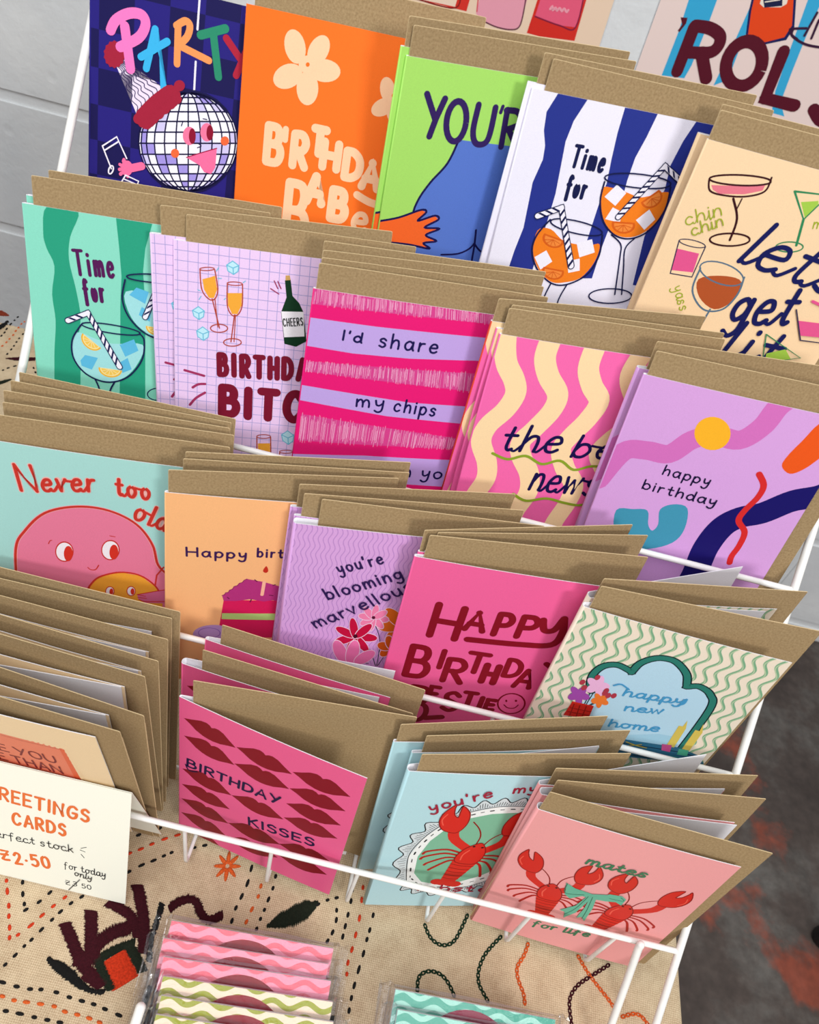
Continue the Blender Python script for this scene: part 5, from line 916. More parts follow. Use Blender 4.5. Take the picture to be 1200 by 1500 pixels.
ART['sign'] = ('#f4f3e4', [
  ('T','#e6733a',1.79,'GREETINGS',[64.2,66.1,125.2,64.6],9.43,{}), ('T','#e6733a',1.89,'CARDS',[79.2,47.9,111.8,48.6],9.25,{}), ('T','#1c1c22',0.57,'perfect stock',[64.7,33.2,116.2,36.2],5.85,{'join':1}),
  ('T','#e6733a',1.89,'£',[71.9,14.1,76.9,14.4],8.68,{}), ('T','#e6733a',1.89,'2.50',[79.9,13.1,102.8,17.2],9.43,{}), ('S','#1c1c22',0.47,0,[120.2,40.9,123.3,42.7]),
  ('S','#1c1c22',0.47,0,[119.7,39.2,122.6,38.5]), ('S','#1c1c22',0.47,0,[120.3,35.7,122.2,33.2]), ('T','#1c1c22',0.57,'for today',[110.1,20,135.6,20.6],5.47,{'join':1}),
  ('T','#1c1c22',0.57,'only',[116.4,16,127.2,15.2],4.72,{'join':1}), ('T','#1c1c22',0.57,'£',[110.6,5.3,113.8,5.2],3.96,{}), ('T','#1c1c22',0.57,'3',[115.3,5.7,117.8,5.5],3.96,{}),
  ('T','#1c1c22',0.57,'50',[120.9,5.5,127.2,6.2],3.77,{}), ('S','#1c1c22',0.47,0,[113.3,1.5,120,13.4]), ])
ART['rolls'] = ('#f3dcd5', [
  ('F','#3aaedd',0,[27.6,227.1,62.7,234.7,67.4,146.9,68.3,124.7,68.5,70.9,65.8,54.5,35.7,50.7,36,104.6]), ('F','#3aaedd',0,[109.9,152.6,105.2,247.3,117.9,146.3,119.2,100.5,121.5,65.6,106.3,55.1,109.1,111]),
  ('F','#3aaedd',0,[162.6,259.6,186.1,264.7,191.7,134.5,195.5,92.3,199.6,57,213,41.5,194.9,41.8,186.3,67.6,181.5,104.4,176.1,149.5]), ('F','#3aaedd',0,[211,167.7,236.7,123.9,239.3,98.4,221.7,120.4]),
  ('F','#17205a',0,[85.7,258.8,136.9,269.6,159.9,168,172.7,140.5,170.1,125.3,146.6,114.5,120.7,114.8,110.4,144.6]), ('F','#ee4a1c',0,[88.1,259.3,134.2,269.1,156.8,167.3,168.9,141.7,166.4,127.6,146.4,117.2,122.6,117.4,113.2,145.3]),
  ('F','#f5e8d8',0,[104.8,247.2,134.1,253.5,150.9,161.5,145.9,156.8,125.9,152.2,119.5,154.8]), ('F','#1b2148',0,[120.4,161,143,166.5,146.8,158.6,126.9,152.1]),
  ('S','#f5e8d8',1.36,1,[125,158,140.8,164]), ('S','#3a1a3a',2.99,1,[187.1,142.8,172.4,138.8,168.9,136.5,177.6,130.2,196.4,126.2,219.7,128,234.7,131.5]),
  ('S','#3a1a3a',2.99,1,[172.4,138.8,173.5,132.4,182.5,129.2]), ('S','#3a1a3a',2.99,1,[189.1,135,191.1,161.1]), ('S','#3a1a3a',2.99,1,[198.8,134.1,197.3,154.4]),
  ('F','#5b1427',0,[31.8,119.4,40.5,120.8,41.4,114.3,37.1,103.2,34.5,104.7,37,112.2]), ('S','#5b1427',15.24,0,[52.9,112.8,53.2,60.1]), ('S','#5b1427',14.69,1,[53.5,114.6,72.3,116.2,88,111.4,91.6,100.5,84.4,90.6,59.7,84.8]),
  ('S','#5b1427',15.78,0,[74.5,87.8,93.3,61.1]), ('E','#5b1427',15.78,0,360,[132.5,87.9,155.7,85.6,133.6,62.2]), ('S','#5b1427',15.78,0,[173.5,112.2,178.2,56.4,218.7,57]),
  ('T','#5b1427',15.24,'S',[242.5,48.8,282.2,46.8],81.63,{}), ])
ART['cream'] = ('#f4d7bc', [
  ('F','#de372d',0,[1.1,171.8,124.5,197.8,114,63.9,101.5,63.7,45.4,62.9,1.9,167.4]), ('F','#f7dcc6',0,[0.3,176.1,111.2,199.5,97.9,65.6,54.6,63.7,1.1,171.8]),
  ('S','#8a2222',1.7,1,[99.9,89.6,98.8,64.5,45.4,63.1]), ('F','#f0a3b5',0,[133.9,199.8,191.3,211.9,188,78.2,186.7,61.8,175.8,56,157.2,55,137.3,58.5,127,64.2]),
  ('S','#6a3a4a',1.7,1,[184.9,108.7,188,78.2,186.7,61.8,175.6,56.5,157,55.5,140.6,57.9]), ('S','#e05a6a',1.7,1,[124,95,127.6,67]), ('F','#dc3128',0,[207.1,215.3,260.7,226.6,262.8,95.4,263.2,63.3,216.2,57.8,198.9,57.9,200.4,78.4]),
  ('F','#ee5f80',0,[211,216.1,258.1,226.1,260,94.7,259.4,78.7,238.5,76,204,78.7]), ('S','#8a2040',1.7,1,[204,78.7,238.5,76,259.4,78.7,256.9,124.9]), ('S','#f7a6b6',2.72,1,[220.6,91,222.5,94.5,224.3,90.8,227,94,229.7,91.5,232.3,94.7,236.1,92.4,238.2,95.5,242.2,92.8,243.8,95.2]),
  ])

# ------------------------------------------------------------------ the setting
FLOOR_Z = -0.735
WALL_Y = 1.040
def wall():
    """painted block wall: every course a slab, mortar joints set back"""
    mb = MB(); course = 0.229; top0 = 0.0
    mb.box(-3.2, 3.2, WALL_Y + .004, WALL_Y + .12, FLOOR_Z, 1.9)
    z = top0 - 4 * course; row = 0
    while z < 1.9:
        z0 = max(FLOOR_Z, z + .004); z1 = min(1.9, z + course - .004)
        if z1 > z0:
            x = -3.2 - .36 - (.03 if row % 2 else 0)
            while x < 3.2:
                mb.box(max(-3.2, x + .005), min(3.2, x + .435), WALL_Y, WALL_Y + .02, z0, z1, 0, .006); x += .44
        z += course; row += 1
    o = mb.build('wall_back', wall_mat(), None, False); tag(o, kind='structure')
wall()
mb = MB(); mb.box(-3.2, 3.2, -2.5, WALL_Y + .1, FLOOR_Z - .05, FLOOR_Z)
tag(mb.build('floor', floor_mat(), None, False), kind='structure')

# table under the cloth
TX0, TX1, TY0, TY1 = -0.95, 0.243, -0.42, 0.485
tb = empty('table', Matrix.Translation((0, 0, FLOOR_Z)))
tag(tb, 'market table hidden under the embroidered linen cloth', 'table')
TOPMAT = simple('table_wood', '#8a6a48', .6, .3, 30, .2)
def child(mb, name, mats, parent, smooth=True):
    o = mb.build(name, mats, None, smooth)
    o.parent = parent; o.matrix_parent_inverse = parent.matrix_world.inverted()
    return o
bpy.context.view_layer.update()
child(MB().box(TX0, TX1, TY0, TY1, -.032, -.0035, 0, .003), 'tabletop', TOPMAT, tb, False)
for x in (TX0 + .06, TX1 - .06):
    for y in (TY0 + .06, TY1 - .06):
        child(MB().box(x - .02, x + .02, y - .02, y + .02, FLOOR_Z, -.032, 0, .003), 'leg', TOPMAT, tb, False)

# linen cloth with embroidery
def cloth_z(x, y):
    return (math.sin(x * 41 + y * 13) * .25 + math.sin(y * 57 - x * 9 + 1.0) * .25 - .55) * MM
def cloth():
    V = []; F = []
    nx, ny = 90, 66
    prof = []                      # (x, z) across, falling over the right and left edges
    for i in range(nx + 1): prof.append((TX0 + (TX1 - TX0) * i / nx, None))
    for k in range(1, 5):
        a = PI / 2 * k / 4; prof.append((TX1 + .006 * math.sin(a), -.006 * (1 - math.cos(a))))
    for k in range(1, 10): prof.append((TX1 + .006 + .004 * math.sin(k * .9), -.006 - .026 * k))
    yy = [TY0 + (TY1 - TY0) * j / ny for j in range(ny + 1)]
    yl = [(y, None) for y in yy] + [(TY1 + .006 * math.sin(PI / 2 * k / 4), -.006 * (1 - math.cos(PI / 2 * k / 4))) for k in range(1, 5)] + [(TY1 + .006 + .003 * math.sin(k), -.006 - .03 * k) for k in range(1, 7)]
    for (y, zy) in yl:
        for (x, zx) in prof:
            z = cloth_z(x, y)
            if zx is not None and zy is None: z += zx; x = x + .004 * math.sin(y * 25) * min(1, -zx * 20)
            if zy is not None: z += zy + (zx or 0) * .5
            V.append((x, y, z))
    w = len(prof)
    for j in range(len(yl) - 1):
        for i in range(w - 1): F.append([j * w + i, j * w + i + 1, (j + 1) * w + i + 1, (j + 1) * w + i])
    return link_mesh('tablecloth', V, F, [LINEN], None, None, True)
CLOTH = cloth()
tag(CLOTH, 'natural linen tablecloth with dark red flower and running stitch embroidery', 'tablecloth')

def thread(h): return simple('thread_' + h, h, .85, .15, 900, .25)
T_BLACK, T_GREEN, T_ORANGE, T_MAROON, T_RED, T_DKGREEN, T_BROWN = [thread(h) for h in ('#1a1918', '#17301f', '#cc5a26', '#3c0f18', '#c5391b', '#1f261b', '#7c3220')]
def stitch(mb, a, b, w=1.1, hgt=.55, m=0):
    """one embroidery stitch: a plump spindle of thread from a to b (mm)"""
    A, B = Vector((a[0], a[1], 0)), Vector((b[0], b[1], 0)); d = B - A; l = d.length
    if l < .05: return
    u = d / l; n = Vector((-u.y, u.x, 0)); rows = []
    for f, k in ((0, .25), (.15, .8), (.5, 1.), (.85, .8), (1, .25)):
        p = A + d * f; z = cloth_z(p.x * MM, p.y * MM) / MM + .05; row = []
        for g in (-1, -.6, 0, .6, 1):
            row.append(len(mb.v)); mb.v.append((p + n * (w / 2 * k * g) + Vector((0, 0, z + hgt * k * (1 - g * g)))) * MM)
        rows.append(row)
    for r, q in zip(rows, rows[1:]):
        for i in range(4): mb.face([r[i], r[i + 1], q[i + 1], q[i]], m)
def satin(mb, pts, width, m=0, step=.62, jit=.5, slantf=.35):
    """satin-stitched band along a centre line; width may be a list"""
    p = catmull(pts, False, 8); tot = 0; d = [0]
    for a, b in zip(p, p[1:]): tot += math.hypot(b[0] - a[0], b[1] - a[1]); d.append(tot)
    s = 0
    while s < tot:
        i = max(k for k in range(len(d)) if d[k] <= s); i = min(i, len(p) - 2)
        f = (s - d[i]) / max(1e-6, d[i + 1] - d[i]); a, b = p[i], p[i + 1]
        c = (a[0] + (b[0] - a[0]) * f, a[1] + (b[1] - a[1]) * f); l = math.hypot(b[0] - a[0], b[1] - a[1]) or 1
        u = ((b[0] - a[0]) / l, (b[1] - a[1]) / l); n = (-u[1] + u[0] * slantf, u[0] + u[1] * slantf)
        w = width if not isinstance(width, (list, tuple)) else width[0] + 0
        if isinstance(width, (list, tuple)):
            t = s / tot * (len(width) - 1); k = min(int(t), len(width) - 2); w = width[k] + (width[k + 1] - width[k]) * (t - k)
        h1, h2 = w / 2 + rnd.uniform(-jit, jit), w / 2 + rnd.uniform(-jit, jit)
        stitch(mb, (c[0] - n[0] * h1, c[1] - n[1] * h1), (c[0] + n[0] * h2, c[1] + n[1] * h2), 1.0, .9, m); s += step
def chain(mb, pts, m=0, pitch=3.5, w=1.7):
    p = catmull(pts, False, 8); acc = 0.0; last = p[0]; nodes = [p[0]]
    for q in p[1:]:
        while True:
            l = math.hypot(q[0] - last[0], q[1] - last[1])
            if acc + l < pitch: acc += l; last = q; break
            f = (pitch - acc) / l; last = (last[0] + (q[0] - last[0]) * f, last[1] + (q[1] - last[1]) * f); nodes.append(last); acc = 0.0
    for a, b in zip(nodes, nodes[1:]):
        d = (b[0] - a[0], b[1] - a[1]); l = math.hypot(*d); n = (-d[1] / l, d[0] / l)
        for sd in (-1, 1):
            m1 = (a[0] + d[0] * .5 + n[0] * sd * w * .62, a[1] + d[1] * .5 + n[1] * sd * w * .62)
            stitch(mb, a, m1, 1.15, 1.0, m); stitch(mb, m1, (b[0] + d[0] * .12, b[1] + d[1] * .12), 1.15, 1.0, m)
RUNS = [
  (T_BLACK, [(-129.3,-29.6),(-133.6,-34.3),(-137.3,-40),(-139.9,-45.1),(-143.1,-51.3),(-145.9,-57.4),(-148.1,-61.3),(-150.6,-66.7),(-153.4,-72.2),(-156.5,-77.6)]),
  (T_RED, [(-138.5,-32.1),(-142.6,-38),(-146.4,-44.1),(-149.9,-50.5),(-154.3,-56.6),(-158,-59)]),
  (T_RED, [(-158,-59),(-160.6,-54.1),(-164,-48.6),(-166.8,-43.4),(-171.6,-36.2),(-175,-30.8),(-178.4,-25.2)]),
  (T_BLACK, [(-148,-31.5),(-151.4,-37.6),(-156.6,-43.3)]),
  (T_BLACK, [(-158.9,-40.6),(-162.4,-35.7),(-165.7,-29.6),(-169,-23.8)]),
  (T_BLACK, [(-150.4,-80.6),(-142.2,-80.9),(-134.7,-80.6),(-129,-79.6),(-120.4,-79.2),(-112.6,-80),(-105.3,-80.3),(-98.5,-80.5),(-91.7,-81.4),(-83.3,-82.6)]),
  (T_ORANGE, [(-147.1,-86.8),(-140.2,-87.3),(-133.5,-86.8),(-125.9,-86.1),(-118.4,-85.7),(-111.8,-86.9),(-104.8,-86.9),(-97.9,-87.2),(-91.7,-88)]),
  (T_BLACK, [(-141.8,-92.9),(-134.2,-92.6),(-126.1,-92.6),(-118.9,-92.4),(-112,-92.2)]),
  (T_BLACK, [(-118.2,8.5),(-112,12.9),(-107,16.5),(-101.2,20.2),(-96.4,23.9)]),
  (T_RED, [(-112.9,0.8),(-107.2,4.9),(-101.9,9.5),(-95.5,14.5),(-88.7,18.8)]),
  (T_BLACK, [(-113,-13.6),(-108.7,-9.8),(-102.9,-4.3),(-97,0.1),(-92,4.3),(-88.2,7.4)]),
  (T_BLACK, [(-75.6,13.8),(-69.8,16.7)]),
  (T_BLACK, [(-36.8,9.9),(-36.4,0.7),(-37.5,-7.7),(-38.8,-14.9),(-38.8,-22.5)]),
  (T_ORANGE, [(-27.8,0.9),(-27.6,-5.4),(-29.1,-13.5),(-30.2,-21.1)]),
  (T_BLACK, [(-20.5,8.7),(-20.1,1.4),(-20.9,-5.7),(-21.6,-12.1),(-22.4,-17.6),(-23,-23.5)]),
  (T_BLACK, [(9.6,-1.8),(15.2,2.3),(20.5,4.9)]),
  (T_BLACK, [(22.2,-2.3),(23.3,-7.9),(22.7,-15.3),(20.8,-20.7)]),
  (T_BLACK, [(29.4,12),(29.9,5),(29.8,-3.3),(29.6,-10.1),(29.4,-16.2)]),
  (T_RED, [(35.6,14.9),(36.4,7.3),(37.3,-3.6),(37,-13.5),(36.5,-22),(35.7,-29.6),(36.4,-35.7)]),
  (T_BLACK, [(45.4,0),(45,-8.9),(44.4,-14.5),(43.9,-22.7),(42.9,-31.8),(42.1,-40.6),(41.8,-47.4),(41.9,-53.9)]),
  (T_BLACK, [(-451.3,503.5),(-451.2,496.5),(-451.1,488.7),(-450.4,479),(-449.1,472.5),(-449,466.1)]),
  (T_ORANGE, [(-441.2,498.3),(-442,493.3),(-441.3,486.2),(-440.8,479.6),(-439.5,472),(-439.4,464.4),(-439.3,457.9),(-439.7,450.7)]),
  (T_BLACK, [(-433.2,485.3),(-431.9,477.5),(-431.6,469.1),(-430.9,462.3),(-429.8,455.2),(-429.3,448.8),(-428.8,440.2)]),
  (T_BLACK, [(-412.6,424.8),(-416.6,419.5),(-419.1,414.3)]),
  (T_BLACK, [(-395.5,429.3),(-390.5,423.4)]),
]
for mat_, pts_ in RUNS:
    mb = MB()
    for i_, c_ in enumerate(pts_):
        a_ = pts_[i_ - 1] if i_ else pts_[0]; b_ = pts_[i_ + 1] if i_ + 1 < len(pts_) else pts_[-1]
        d_ = (b_[0] - a_[0], b_[1] - a_[1]); l_ = math.hypot(*d_) or 1
        pitch_ = l_ / (2 if 0 < i_ < len(pts_) - 1 else 1)
        h_ = min(2.6, pitch_ * .26) * rnd.uniform(.75, 1.15); u_ = (d_[0] / l_, d_[1] / l_)
        stitch(mb, (c_[0] - u_[0] * h_, c_[1] - u_[1] * h_), (c_[0] + u_[0] * h_, c_[1] + u_[1] * h_), 2.0, 1.0)
    mb.build('running_stitch', mat_, CLOTH)
mb = MB()
satin(mb, [(-132.1,-45.3),(-121.9,-55),(-112.8,-63.6),(-99.8,-70.3)], 6.8, 0)
satin(mb, [(-120.7,-35.8),(-116,-45.9),(-111.8,-55.8)], 7.6, 0)
satin(mb, [(-112.1,-63.4),(-110.6,-54),(-104.5,-44.9),(-94.3,-38.6)], 9.0, 0)
satin(mb, [(-113.3,-29.1),(-103.7,-31),(-95.1,-34.7),(-89.1,-43.8)], 6.2, 0)
satin(mb, [(-100.7,-16),(-93.8,-26.2),(-87.3,-37.8),(-82.7,-50.9)], 7.2, 0)
satin(mb, [(-117.4,-60.9),(-109.5,-59.9),(-106.2,-56.1)], 9.0, 0)
satin(mb, [(-109.4,-67.3),(-104,-68.3),(-97.7,-71.3)], 8.0, 0)
satin(mb, [(-105.7,-59),(-99.6,-65.2),(-91.7,-71.8)], 6.0, 1)
satin(mb, [(-93.7,-47.9),(-86.4,-53.2),(-79,-59.9)], 6.4, 1)
satin(mb, [(-105.7,-59),(-99.2,-53),(-89.4,-46.2)], 5.6, 1)
satin(mb, [(-97.7,-55.4),(-85.8,-67.3)], 15.5, 2, .5, .4, 0)
mb.build('embroidered_flower', [T_MAROON, T_DKGREEN, T_RED], CLOTH)['label'] = 'dark red satin stitched flower with orange square base'
mb = MB()
satin(mb, [(-77,-24.7),(-73.9,-19.9),(-68,-16.5),(-62.7,-17.3),(-58.7,-22.4),(-53.5,-25.2),(-49.1,-23.5),(-45.3,-20)], 5.6, 0)
mb.build('embroidered_stem', [T_MAROON], CLOTH)
mb = MB()
satin(mb, [(-82.4,-22.7),(-81.7,-33.3),(-81,-43.5),(-77.9,-54.4)], 3.6, 0)
mb.build('embroidered_leaf', [T_BLACK], CLOTH)
mb = MB()
satin(mb, [(-132.8,-64.3),(-126.3,-66.6),(-118.4,-69.3),(-110.1,-72.9),(-101.9,-74.7),(-95.4,-73.6)], [2, 6, 6.5, 4.5, 2.6, 3], 0)
mb.build('embroidered_leaf', [T_BLACK], CLOTH)
mb = MB()
satin(mb, [(-17.1,-20.8),(-9.5,-15.1),(-2,-10.6),(5.2,-4.9),(9.8,-0.8)], [2, 9, 12.5, 11, 2.5], 0)
mb.build('embroidered_leaf', [T_DKGREEN], CLOTH)
mb = MB()
satin(mb, [(-426.2,433),(-418.5,435.9),(-408.9,439.7),(-400.8,443.5)], [1, 6, 7, 6], 0)
mb.build('embroidered_leaf', [T_MAROON], CLOTH)
mb = MB()
satin(mb, [(-456,492.5),(-456.4,484.5),(-458.8,475.6)], [3, 6, 8], 0)
mb.build('embroidered_leaf', [T_BLACK], CLOTH)
mb = MB()
satin(mb, [(-460.7,502),(-465.8,501.8),(-474.9,501.9)], [2, 9, 13], 0)
mb.build('embroidered_petal', [T_BROWN], CLOTH)
mb = MB()
satin(mb, [(-405,403.5),(-408.1,399.5),(-412.3,393.7)], [2, 5, 6], 0)
mb.build('embroidered_leaf', [T_DKGREEN], CLOTH)
mb = MB()
for k_ in range(8):
    g_ = 2 * PI * k_ / 8 + .2
    for d_ in (-.5, .5): stitch(mb, (-51.8 + 1.2 * math.cos(g_ + d_), 7.7 + 1.2 * math.sin(g_ + d_)), (-51.8 + 8.4 * math.cos(g_), 7.7 + 9.5 * math.sin(g_)), 2.0, 1.1, 0)
mb.build('embroidered_star', [T_ORANGE], CLOTH)
mb = MB()
chain(mb, [(78.4,2.9),(83.1,-4.2),(90.6,-7.3),(98.1,-4),(102.4,5.1),(106.7,17.9)])
mb.build('chain_stitch', [T_GREEN], CLOTH)
mb = MB()
chain(mb, [(80.2,-36.3),(79.7,-27.5),(85.9,-23.1),(93.7,-23.7),(99.5,-28.5),(103.3,-34.3)])
mb.build('chain_stitch', [T_GREEN], CLOTH)
mb = MB()
chain(mb, [(129.2,7.1),(119.6,-5.6),(116.2,-15.7),(116.9,-23.2),(120.9,-28.4),(125.1,-33.3)])
mb.build('chain_stitch', [T_GREEN], CLOTH)
mb = MB()
chain(mb, [(146.7,7),(144.2,-1.7),(140.2,-8.9),(141.6,-16.3),(145.5,-23.1),(146.8,-31.7)])
mb.build('chain_stitch', [T_ORANGE], CLOTH)
mb = MB()
chain(mb, [(178.9,6.8),(185.3,-1.4),(192.4,-8.4),(199.4,-14.6),(207,-22.7)])
mb.build('chain_stitch', [T_ORANGE], CLOTH)
mb = MB()
chain(mb, [(207,-22.7),(215,-19),(220.3,-19.1),(225.2,-24)])
mb.build('chain_stitch', [T_ORANGE], CLOTH)
mb = MB()
chain(mb, [(200.7,6),(190.7,-1.8),(180,-10.3),(174.8,-18.3),(174.6,-25.8),(176.5,-35.6)])
mb.build('chain_stitch', [T_MAROON], CLOTH)
mb = MB()
chain(mb, [(231.5,20.7),(222,15.6),(214.5,10.7)])
mb.build('chain_stitch', [T_MAROON], CLOTH)

# ------------------------------------------------------------------ the wire rack
RW, RDY, RDZ, RH, LIPZ = 218.89, 67.70, 87.12, 52.84, 60.84      # half width, tier pitch back and up, pocket depth, front lip height (mm)
WR = 2.05                            # wire radius
rack = empty('card_rack', Matrix.Translation((0, 0, 0)))
tag(rack, 'white wire four-tier card rack standing on the embroidered linen cloth', 'display rack')
def wire(name, pts, r=WR, n=12, parent=None):
    return MB().tube([Vector(p) * MM for p in pts], r * MM, n).build(name, WIRE, parent or rack)
slope = RDY / RDZ
for sd in (-1, 1):
    x = sd * RW
    wire('side_rail', [(x, -(LIPZ - 3) * slope, 3), (x, 0, LIPZ), (x, 3 * RDY, LIPZ + 3 * RDZ), (x, 3 * RDY + 92, LIPZ + 3 * RDZ + 92 / slope)], 2.25)
    wire('rear_leg', [(x, 3 * RDY + 92, LIPZ + 3 * RDZ + 92 / slope), (x, 372, 3.2)], 2.25)
wire('rear_foot_bar', [(-RW, 372, 3.2), (RW, 372, 3.2)], 2.25)
XS = [-180.0 + 51.7 * i for i in range(8)]
for t in range(4):
    y, z = t * RDY, LIPZ + t * RDZ
    lip = wire('lip_rail', [(-RW, y, z), (RW, y, z)], 1.75)
    yb = y + (RDY - 8 if t else RDY - 8)
    for x in XS:
        wire('shelf_prong', [(x, y + .6, z), (x, y + 1.2, z - RH + 4), (x, y + 2.4, z - RH - 1.5), (x, y + 6, z - RH - 2.6), (x, yb, z - RH - 2.6)], 1.3, 8, lip)
    wire('shelf_bar', [(-RW, yb, z - RH - 2.6), (RW, yb, z - RH - 2.6)], 1.5, 8, lip)
wire('front_leg', [(193.5, -3.4, LIPZ + 5.5), (193.5, -4.2, LIPZ + 2), (193.5 - 1, -(LIPZ - 3) * slope - 1, 3)], 2.25)

# ------------------------------------------------------------------ cards and envelopes
def sheet_between(corners, thick, n=8):
    """thin sheet from four corner points bl, br, tl, tr (mm)"""
    bl, br, tl, tr = [Vector(c) for c in corners]
    nn = (br - bl).cross(tl - bl).normalized()
    if nn.y < 0: nn = -nn
    mb = MB()
    g = []
    for th in (0, thick):
        for j in range(2):
            for i in range(n + 1):
                a = bl.lerp(br, i / n); b = tl.lerp(tr, i / n); mb.v.append((a.lerp(b, j) + nn * th) * MM)
    q = lambda t, j, i: (t * 2 + j) * (n + 1) + i
    for i in range(n):
        mb.face([q(0, 0, i), q(0, 0, i + 1), q(0, 1, i + 1), q(0, 1, i)]); mb.face([q(1, 0, i), q(1, 1, i), q(1, 1, i + 1), q(1, 0, i + 1)])
        mb.face([q(0, 1, i), q(0, 1, i + 1), q(1, 1, i + 1), q(1, 1, i)]); mb.face([q(0, 0, i), q(1, 0, i), q(1, 0, i + 1), q(0, 0, i + 1)])
    mb.face([q(0, 0, 0), q(0, 1, 0), q(1, 1, 0), q(1, 0, 0)]); mb.face([q(0, 0, n), q(1, 0, n), q(1, 1, n), q(0, 1, n)])
    return mb

FACE = {}
def front_mesh(key, bow=0.9):
    if key not in FACE:
        base, ops = ART[key]
        a = Art(105.0, 148.0, bow, base); a.run(ops)
        FACE[key] = a.mesh('front_panel')
    return FACE[key]

def make_card(key, m, back, label, spine=None):
    root = empty('greeting_card', m)
    tag(root, label, 'greeting card', 'greeting cards in the wire rack')
    f = bpy.data.objects.new('front_panel', front_mesh(key)); col.objects.link(f); f.parent = root
    bk = sheet_between(back, .35)
    outer = ink(spine or ART[key][0])
    o = bk.build('back_panel', [WHITE], root, False)
    # folded spine: round strip from the front's left edge to the back's left edge
    mb = MB(); n = 8
    for th in (0.0, .35):
        for z, b in ((0.0, Vector(back[0])), (148.0, Vector(back[2]))):
            a = Vector((0, th, z)); e = b + Vector((0, .35 - th, 0))
            mid = (a + e) / 2; ry = (e - a).length / 2; ax_ = (e - a).normalized()
            out = Vector((-1, 0, 0)); out = (out - ax_ * out.dot(ax_)).normalized(); rx = max(.15, min(1.5, ry * .8) - th * .9)
            for k in range(n + 1):
                g = PI * k / n; mb.v.append((mid - ax_ * math.cos(g) * ry + out * math.sin(g) * rx) * MM)
    q = lambda t, j, i: (t * 2 + j) * (n + 1) + i
    for i in range(n):
        mb.face([q(0, 0, i), q(0, 0, i + 1), q(0, 1, i + 1), q(0, 1, i)], 0); mb.face([q(1, 0, i), q(1, 0, i + 1), q(1, 1, i + 1), q(1, 1, i)], 1)
        mb.face([q(0, 1, i), q(0, 1, i + 1), q(1, 1, i + 1), q(1, 1, i)], 1); mb.face([q(0, 0, i), q(0, 0, i + 1), q(1, 0, i + 1), q(1, 0, i)], 1)
    mb.build('folded_spine', [outer, WHITE], root, True)
    return root

def envelope_mesh():
    """kraft pocket 114 x 162 mm: back sheet, front sheet a touch shorter, pale cut edges, closed flap behind"""
    w, h, r = 114.0, 162.0, 0.8
    mb = MB()
    def outline(x0, x1, z0, z1):
        p = []
        for cx, cz, a0 in ((x1 - r, z0 + r, -90), (x1 - r, z1 - r, 0), (x0 + r, z1 - r, 90), (x0 + r, z0 + r, 180)):
            for k in range(5):
                a = math.radians(a0 + 22.5 * k); p.append((cx + r * math.cos(a), cz + r * math.sin(a)))
        return p
    def sheet(p, y0, y1, edge=.14):
        o = len(mb.v); N = len(p); cx = sum(a for a, b in p) / N; cz = sum(b for a, b in p) / N
        for y, ins in ((y0, edge), (y0 + edge, 0), (y1, 0)):
            for x, z in p:
                mb.v.append(Vector((x + (ins if x < cx else -ins), y, z + (ins if z < cz else -ins))) * MM)
        mb.face(list(range(o, o + N)), 0); mb.face(list(range(o + 2 * N, o + 3 * N))[::-1], 0)
        for i in range(N):
            j = (i + 1) % N
            mb.face([o + i, o + j, o + N + j, o + N + i], 1); mb.face([o + N + i, o + N + j, o + 2 * N + j, o + 2 * N + i], 1)
    sheet(outline(0, w, 0, h), .0, .26)
    sheet(outline(.3, w - .3, .3, h - .7), .3, .48)
    sheet([(w, 8), (w, h - 8), (w - 46, h / 2 + 14), (w - 50, h / 2), (w - 46, h / 2 - 14)], .5, .62)
    return mb
ENV = None
def make_envelope(m, label):
    global ENV
    if ENV is None:
        o = envelope_mesh().build('kraft_envelope', [KRAFT, KRAFT_EDGE], None, False); ENV = o.data
    else:
        o = bpy.data.objects.new('kraft_envelope', ENV); col.objects.link(o)
    o.matrix_world = m
    tag(o, label, 'envelope', 'kraft envelopes in the wire rack')
    return o
# top tier: navy disco ball party
make_card('party', pose(-213.6, 216.2, 269.3, 8.01, 14.73, 0.99), [[0.3,3,0],[105,3,0],[0.3,3,148],[105,3,148]], 'navy disco ball party greeting card facing forward, top tier')
# top tier: orange BIRTHDAY BABE
make_card('babe', pose(-132.7, 225.4, 269.8, 3.49, 12.14, -1.37), [[0.3,1.5,0],[105,1.5,0],[0.3,1.5,148],[105,1.5,148]], 'orange BIRTHDAY BABE greeting card facing forward, top tier')
make_envelope(pose(-129.4, 226.8, 271.9, 3.49, 12.13, -1.33), 'kraft envelope tucked inside the front orange BIRTHDAY BABE card, top tier')
# top tier: lime green and blue
make_card('youre', pose(-49.7, 217.8, 271.1, 19.83, 2.58, 0.13), [[0.3,1.5,0],[105,2.5,0],[0.3,1.4,148],[105,2.4,148]], 'lime green and blue greeting card facing forward, top tier')
make_envelope(pose(-48.3, 219.1, 269.7, 20.39, 2.56, -0.18), 'kraft envelope tucked inside the front lime green and blue card, top tier')
make_card('youre', pose(-53.3, 219.0, 274.2, 20.44, 2.38, 0.22), [[0.3,1.5,0],[105,4.4,0],[0.3,1.4,148],[105,4.3,148]], 'second lime green card, mostly hidden behind the facing one, top tier')
make_envelope(pose(-51.8, 220.3, 272.6, 22.04, 2.34, 0.07), 'second kraft envelope counted back behind the lime green and blue card, top tier')
